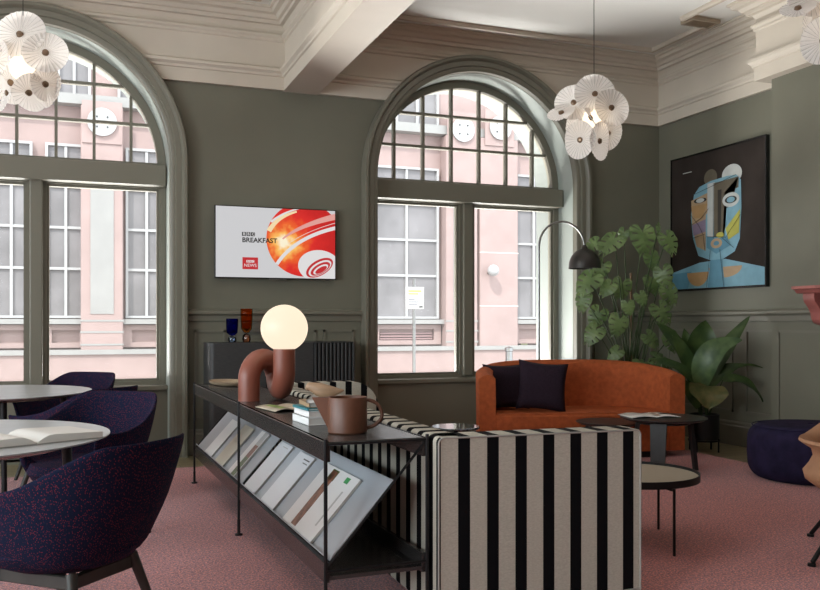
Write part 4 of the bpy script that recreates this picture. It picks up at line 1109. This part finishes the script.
# broad leaved plant on a black stand
root2 = at(704, 440, 8.3); root2.z = 0
bp_ = thing('potted_broadleaf_plant', 'dark broad-leaved plant in a black pot on slim legs in the corner', 'plant', root2)
bm = BM(); lathe(bm, [(0, .115), (.135, .115), (.14, .12), (.14, .355), (.13, .355), (.128, .335), (0, .335)], 40); obj('pot', bm, M['pot'], bp_, True)
bm = BM(); lathe(bm, [(.142, .10), (.148, .10), (.148, .115), (.142, .115), (.142, .10)], 40); obj('stand_ring', bm, M['black'], bp_)
for k in range(4):
    a = -A + PI/4 + PI/2*k; bm = BM(); tube(bm, [(.145*math.cos(a), .145*math.sin(a), 0), (.145*math.cos(a), .145*math.sin(a), .13)], .008, 8); obj('leg', bm, M['black'], bp_)
def blade(P0, P1, P2, w, nrm, m, nm='leaf', stem=None, fold=.25):
    """leaf along a quadratic curve"""
    bm = BM(); N = 18; g = []
    P0, P1, P2 = [Vector(p) for p in (P0, P1, P2)]
    for i in range(N+1):
        s = i/N; c = P0*(1-s)**2 + P1*2*s*(1-s) + P2*s*s; d = ((P1-P0)*(1-s) + (P2-P1)*s).normalized()
        n_ = Vector(nrm); n_ = (n_ - d*n_.dot(d)).normalized(); sd = d.cross(n_)
        hw = w*.60*(math.sin(PI*min(1, .06+.94*s)**.85))**.75 if s < 1 else 0.0008
        hw = max(hw, .0015); wv = .012*math.sin(s*14)*w/.1*.4
        g.append([bm.verts.new(c - sd*hw + n_*(fold*hw + wv)), bm.verts.new(c - sd*hw*.5 + n_*fold*hw*.4), bm.verts.new(c), bm.verts.new(c + sd*hw*.5 + n_*fold*hw*.4), bm.verts.new(c + sd*hw + n_*(fold*hw - wv))])
    for a, b in zip(g, g[1:]):
        for j in range(4): bm.faces.new([a[j], b[j], b[j+1], a[j+1]])
    o = obj(nm, bm, m, bp_, True, angle=180)
    if stem is not None:
        bm = BM(); tube(bm, [stem, (Vector(stem)+P0)/2 + Vector((0, 0, .02)), P0], [.008, .006, .005], 7); obj('stem', bm, M['stem'], bp_, True)
    return o
def q(u, v_, d): return at(u, v_, 8.3+d) - root2
front = -camF
S0 = lambda a=0, b=0: Vector((a, b, .34))
LD = M['leafdark']
blade(q(700, 392, .08), q(698, 350, .1), q(706, 320, .12), .29, front + UP*.1, LD, stem=S0(0, .03))
blade(q(706, 385, .05), q(722, 350, .05), q(750, 316, .05), .13, front*.8 + camR*-.5 + UP*.3, LD, stem=S0(.03, 0))
blade(q(702, 388, -.1), q(700, 345, -.16), q(742, 340, -.22), .20, front*.9 + UP*.5 + camR*-.3, leafmat('mid_green_leaf', (.05, .10, .035), (.11, .18, .065), 9), stem=S0(0, -.03))
blade(q(708, 388, .0), q(722, 366, -.0), q(748, 365, -.02), .12, front*.6 + UP*.8, LD, stem=S0(.02, 0)); 
blade(q(738, 365, -.02), q(752, 364, .0), q(763, 368, 0), .03, front*.6 + UP*.8, LD)
blade(q(723, 380, -.1), q(748, 374, -.12), q(763, 402, -.14), .11, front*.6 + UP*.7 + camR*.4, LD, stem=S0(.04, -.02))
blade(q(707, 386, -.15), q(708, 392, -.3), q(709, 409, -.34), .30, front*.7 + UP*.6, M['leafold'], stem=S0(0, -.05))
blade(q(699, 388, -.05), q(680, 362, -.1), q(650, 360, -.1), .13, front*.6 + UP*.8, LD, stem=S0(-.04, 0))
blade(q(697, 385, .1), q(684, 345, .1), q(655, 322, .08), .16, front*.8 + camR*.4 + UP*.3, LD, stem=S0(-.03, .03))
blade(q(698, 390, 0), q(685, 350, .0), q(672, 335, -.02), .13, front + camR*.3, LD, stem=S0(-.02, 0))
blade(q(698, 408, -.1), q(690, 388, -.14), q(676, 378, -.14), .10, front*.8 + UP*.3, LD, stem=S0(-.05, -.03))
blade(q(704, 392, .12), q(690, 360, .16), q(684, 328, .16), .16, front, LD, stem=S0(0, .06))
bm = BM(); lathe(bm, [(0, .336), (.127, .336), (0, .342)], 24); obj('soil', bm, M['soil'], bp_)

# ------------------------------------------------------------------ street outside
YF = 18.6
M['granite'] = plain('pink_granite', (.36, .262, .245), .6, noise=.07, nscale=2.5)
M['stone'] = plain('pale_stone', (.31, .305, .295), .6, noise=.05, nscale=3)
M['sign_white'] = plain('sign_white', (.40, .40, .40), .5)
M['streetglass'] = plain('dark_street_glass', (.20, .19, .195), .35, noise=.25, nscale=1.2)
M['whiteframe'] = plain('white_window_frame', (.43, .43, .43), .5)
M['pavement'] = plain('pavement', (.40, .38, .36), .8, noise=.1, nscale=4)
bm = BM(); box(bm, -30, 40, D+.9, YF-.2, -1.3, -1.0); struct('ground', bm, M['pavement'])
bd = thing('office_building', 'pink granite office building with tall windows across the street', 'building', (0, YF, 0))
def F_(u, v_): p = on_y(u, v_, YF); return p.x, p.z
SC = lambda px: px/F*20.0
bm = BM(); box(bm, -30, 36, .25, 8, -1.0, 16); obj('wall', bm, M['granite'], bd)
bm = BM(); zpl = F_(100, 351)[1]; box(bm, -30, 36, -.25, .25, -1.0, zpl-.06); obj('plinth', bm, M['granite'], bd)
bm = BM(); box(bm, -30, 36, -.30, .25, zpl-.06, zpl+.03); obj('plinth_coping', bm, M['stone'], bd)
zc = F_(100, 101)[1]
bm = BM(); box(bm, -30, 36, -.05, .3, zc-.10, zc+.10); obj('string_course', bm, M['stone'], bd)
ZW0 = F_(60, 318)[1]; ZW1 = F_(60, 142)[1]
# bay rhythm read from the photo: pilaster centres and window centres
X = lambda u: F_(u, 250)[0]
pil = [X(102), X(459.5), X(497)]
def swindow(x0, x1, z0, z1, nv=1, hz=()):
    bm = BM(); prism(bm, [(x0, z0), (x1, z0), (x1, z1), (x0, z1)], [[(x0+.05, z0+.05), (x1-.05, z0+.05), (x1-.05, z1-.05), (x0+.05, z1-.05)]], .12, .26)
    for k in range(nv):
        xc = x0 + (x1-x0)*(k+1)/(nv+1); box(bm, xc-.026, xc+.026, .14, .24, z0+.05, z1-.05)
    for z in hz: box(bm, x0+.05, x1-.05, .15, .235, z-.026, z+.026)
    w = obj('window', bm, M['whiteframe'], bd)
    bm = BM(); box(bm, x0+.03, x1-.03, .20, .249, z0+.03, z1-.03); obj('pane', bm, M['streetglass'], w)
    bm = BM(); box(bm, x0-.1, x1+.1, -.02, .26, z0-.12, z0-.02); obj('sill', bm, M['stone'], w)
zh = [F_(60, 268)[1], F_(60, 226.5)[1], F_(60, 185)[1]]
wins = [(X(-11), X(32)), (X(45), X(86)), (X(126), X(168)), (X(376), X(441)), (X(517), X(556)), (X(185), X(225)), (X(-80), X(-40))]
for (a, b) in wins: swindow(a, b, ZW0, ZW1, 1, zh)
zu0 = F_(60, 99)[1]; zu1 = zu0+2.6
for (a, b) in [(X(-40), X(0)), (X(57), X(91)), (X(118), X(150)), (X(398), X(441)), (X(520), X(550)), (X(8), X(40))]: swindow(a, b, zu0+.08, zu1, 1, (zu0+1.3,))
# spandrel recess panels and vents below windows
for (a, b) in wins:
    z1 = F_(60, 325)[1]; z0 = F_(60, 348)[1]
    bm = BM(); prism(bm, [(a-.05, z0), (b+.05, z0), (b+.05, z1), (a-.05, z1)], [[(a+.12, z0+.1), (b-.12, z0+.1), (b-.12, z1-.1), (a+.12, z1-.1)]], .12, .26)
    obj('spandrel_frame', bm, M['granite'], bd)
a, b = wins[3]; bm = BM()
for k in range(4): box(bm, a+.15, b-.15, .16, .25, F_(60, 345)[1]+.06*k, F_(60, 345)[1]+.06*k+.03)
obj('vent_louvres', bm, plain('louvre', (.35, .22, .22), .6), bd)
for i, (xc, hw) in enumerate(((X(102), .40), (X(460), .40), (X(497), .50), (X(250), .40), (X(-65), .35))):
    bm = BM(); box(bm, xc-hw, xc+hw, -.12, .26, zpl, zc-.12, bevel=.02, seg=1); p_ = obj('pilaster', bm, M['granite'], bd)
    zb_, zt_ = F_(100, 314)[1], F_(100, 163)[1]
    if i != 2:
        bm = BM(); box(bm, xc-hw*.55, xc+hw*.55, -.135, -.12, zb_, zt_); obj('pale_inlay', bm, M['stone'], p_)
        for yy in (320.7, 332, 344.5):
            z = F_(100, yy)[1]; bm = BM(); box(bm, xc-hw-.01, xc+hw+.01, -.13, -.11, z-.018, z+.018); obj('joint_line', bm, M['stone'], p_)
    else:
        for yy in (253, 208, 306):
            z = F_(490, yy)[1]; bm = BM(); box(bm, xc-hw-.01, xc+hw+.01, -.125, -.115, z-.01, z+.01); obj('joint_line', bm, plain('joint', (.7, .6, .56), .6), p_)
    # round medallion
    zz = F_(102 if i in (0, 3, 4) else 478, 124 if i in (0, 3, 4) else 133)[1] + (.12 if i == 2 else 0)
    bm = BM(); box(bm, xc-.38, xc+.38, -.15, -.12, zz-.42, zz+.42); obj('medallion_panel', bm, M['granite'], p_)
    bm = BM(); lathe(bm, [(0, 0), (.27, 0), (.28, .02), (.28, .06), (0, .06)], 40); bmesh.ops.rotate(bm, verts=bm.verts, cent=(0, 0, 0), matrix=Matrix.Rotation(PI/2, 3, 'X'))
    for v_ in bm.verts: v_.co += Vector((xc, -.15, zz))
    md = obj('medallion', bm, M['whiteframe'], p_, True)
    bm = BM()
    for sx in (-1, 1):
        for sz in (-1, 1): box(bm, xc+sx*.1-.015, xc+sx*.1+.015, -.225, -.21, zz+sz*.1-.015, zz+sz*.1+.015)
    obj('bolt', bm, M['darkmetal'], p_)
# sticky notice in a far window
nx, nz = F_(528, 345)
sn = thing('paper_notice', 'small yellow paper notice stuck inside a street window across the road', 'notice', (nx, YF+.195, nz))
bm = BM(); box(bm, -.09, .09, -.004, 0, -.1, .1); obj('sheet', bm, plain('pale_yellow_paper', (.75, .78, .45), .7), sn)
# street globe lamp
p = at(513, 268, 19.3); p.y = YF-.38
t = thing('wall_globe_light', 'white globe light fixed to the pink granite pier outside', 'lamp', (p.x, p.y, p.z))
bm = BM(); sphere(bm, (0, 0, 0), .135); obj('globe', bm, M['whiteframe'], t, True)
bm = BM(); tube(bm, [(.0, .10, -.02), (.0, .26, -.05)], .03, 10); obj('bracket', bm, M['darkmetal'], t)
# street sign
p = at(414, 298, 13.5)
t = thing('street_sign', 'white parking notice board on a slim grey post outside the window', 'sign', (p.x, p.y, -1.0))
hz = p.z+1.0
bm = BM(); tube(bm, [(0, 0, 0), (0, 0, hz+.3)], .025, 12); obj('post', bm, M['steel'], t, True)
bm = BM(); box(bm, -.15, .15, -.04, -.028, hz-.17, hz+.17, bevel=.004); bo = obj('board', bm, M['sign_white'], t)
yel = plain('yellow_print', (.38, .36, .08), .5); gry = plain('grey_print', (.12, .12, .15), .5)
for (u0, u1, z0, z1, m_) in ((-.11, .11, .09, .12, yel), (-.11, .06, .05, .075, yel), (-.13, .13, .005, .010, gry), (-.11, .0, -.035, -.02, gry), (-.11, .06, -.07, -.055, gry), (-.11, .04, -.105, -.09, gry), (.07, .13, -.15, -.125, ph['dark'])):
    bm = BM(); box(bm, u0, u1, -.0415, -.040, hz+z0, hz+z1); obj('print', bm, m_, bo)
p = at(509, 354, 17.0)
t = thing('bollard', 'short grey bollard beside the granite wall outside', 'bollard', (p.x, p.y, -1.0))
bm = BM(); lathe(bm, [(0, 0), (.07, 0), (.07, p.z+1.05), (.085, p.z+1.06), (.085, p.z+1.12), (0, p.z+1.15)], 20); obj('post', bm, M['steel'], t, True)

# ------------------------------------------------------------------ light
w = bpy.data.worlds.new('sky'); sc.world = w; w.use_nodes = True; nt = w.node_tree
bg = nt.nodes['Background']; bg.inputs['Color'].default_value = (.90, .95, 1.0, 1); bg.inputs['Strength'].default_value = 3.2
def area(name, loc, size, aim, power, col=(.95, .97, 1)):
    l = bpy.data.lights.new(name, 'AREA'); l.shape = 'RECTANGLE'; l.size, l.size_y = size; l.energy = power; l.color = col
    o = bpy.data.objects.new(name, l); COL.objects.link(o); o.location = loc; o.rotation_euler = Vector(aim).to_track_quat('-Z', 'Y').to_euler(); return o
for i, y in enumerate((-.5, 3.0, 6.3)): area('daylight_west', (XL-.12, y, 1.95), (2.1, 2.3), (1, 0, .2), (185, 175, 50)[i], (.84, .95, 1))
area('street_bounce_fill', (1.8, 10.6, -.25), (9, 2.2), (0, -.7, 1), 2050, (1, .98, .95))  # unseen lamp added below sill height to brighten the ceiling like street bounce
s = bpy.data.lights.new('sun', 'SUN'); s.energy = 3.5; s.angle = .02; s.color = (1, .96, .9)
so_ = bpy.data.objects.new('sun', s); COL.objects.link(so_); so_.rotation_euler = Vector((.55, .75, -1.0)).to_track_quat('-Z', 'Y').to_euler()

# ------------------------------------------------------------------ camera and view
cam = bpy.data.cameras.new('camera'); co = bpy.data.objects.new('camera', cam); COL.objects.link(co); sc.camera = co
co.location = (0, 0, CH); co.rotation_euler = (PI/2, 0, -A)
cam.sensor_width = 36; cam.lens = F/820*36; cam.shift_x = 0; cam.shift_y = (YH-295)/820; cam.clip_start = .05; cam.clip_end = 200
vs = sc.view_settings; vs.view_transform = 'Standard'; vs.look = 'None'; vs.exposure = 0; vs.gamma = 1; vs.use_curve_mapping = False
sc.cycles.max_bounces = 8; sc.cycles.diffuse_bounces = 5; sc.cycles.transparent_max_bounces = 12; sc.cycles.caustics_reflective = False; sc.cycles.caustics_refractive = False
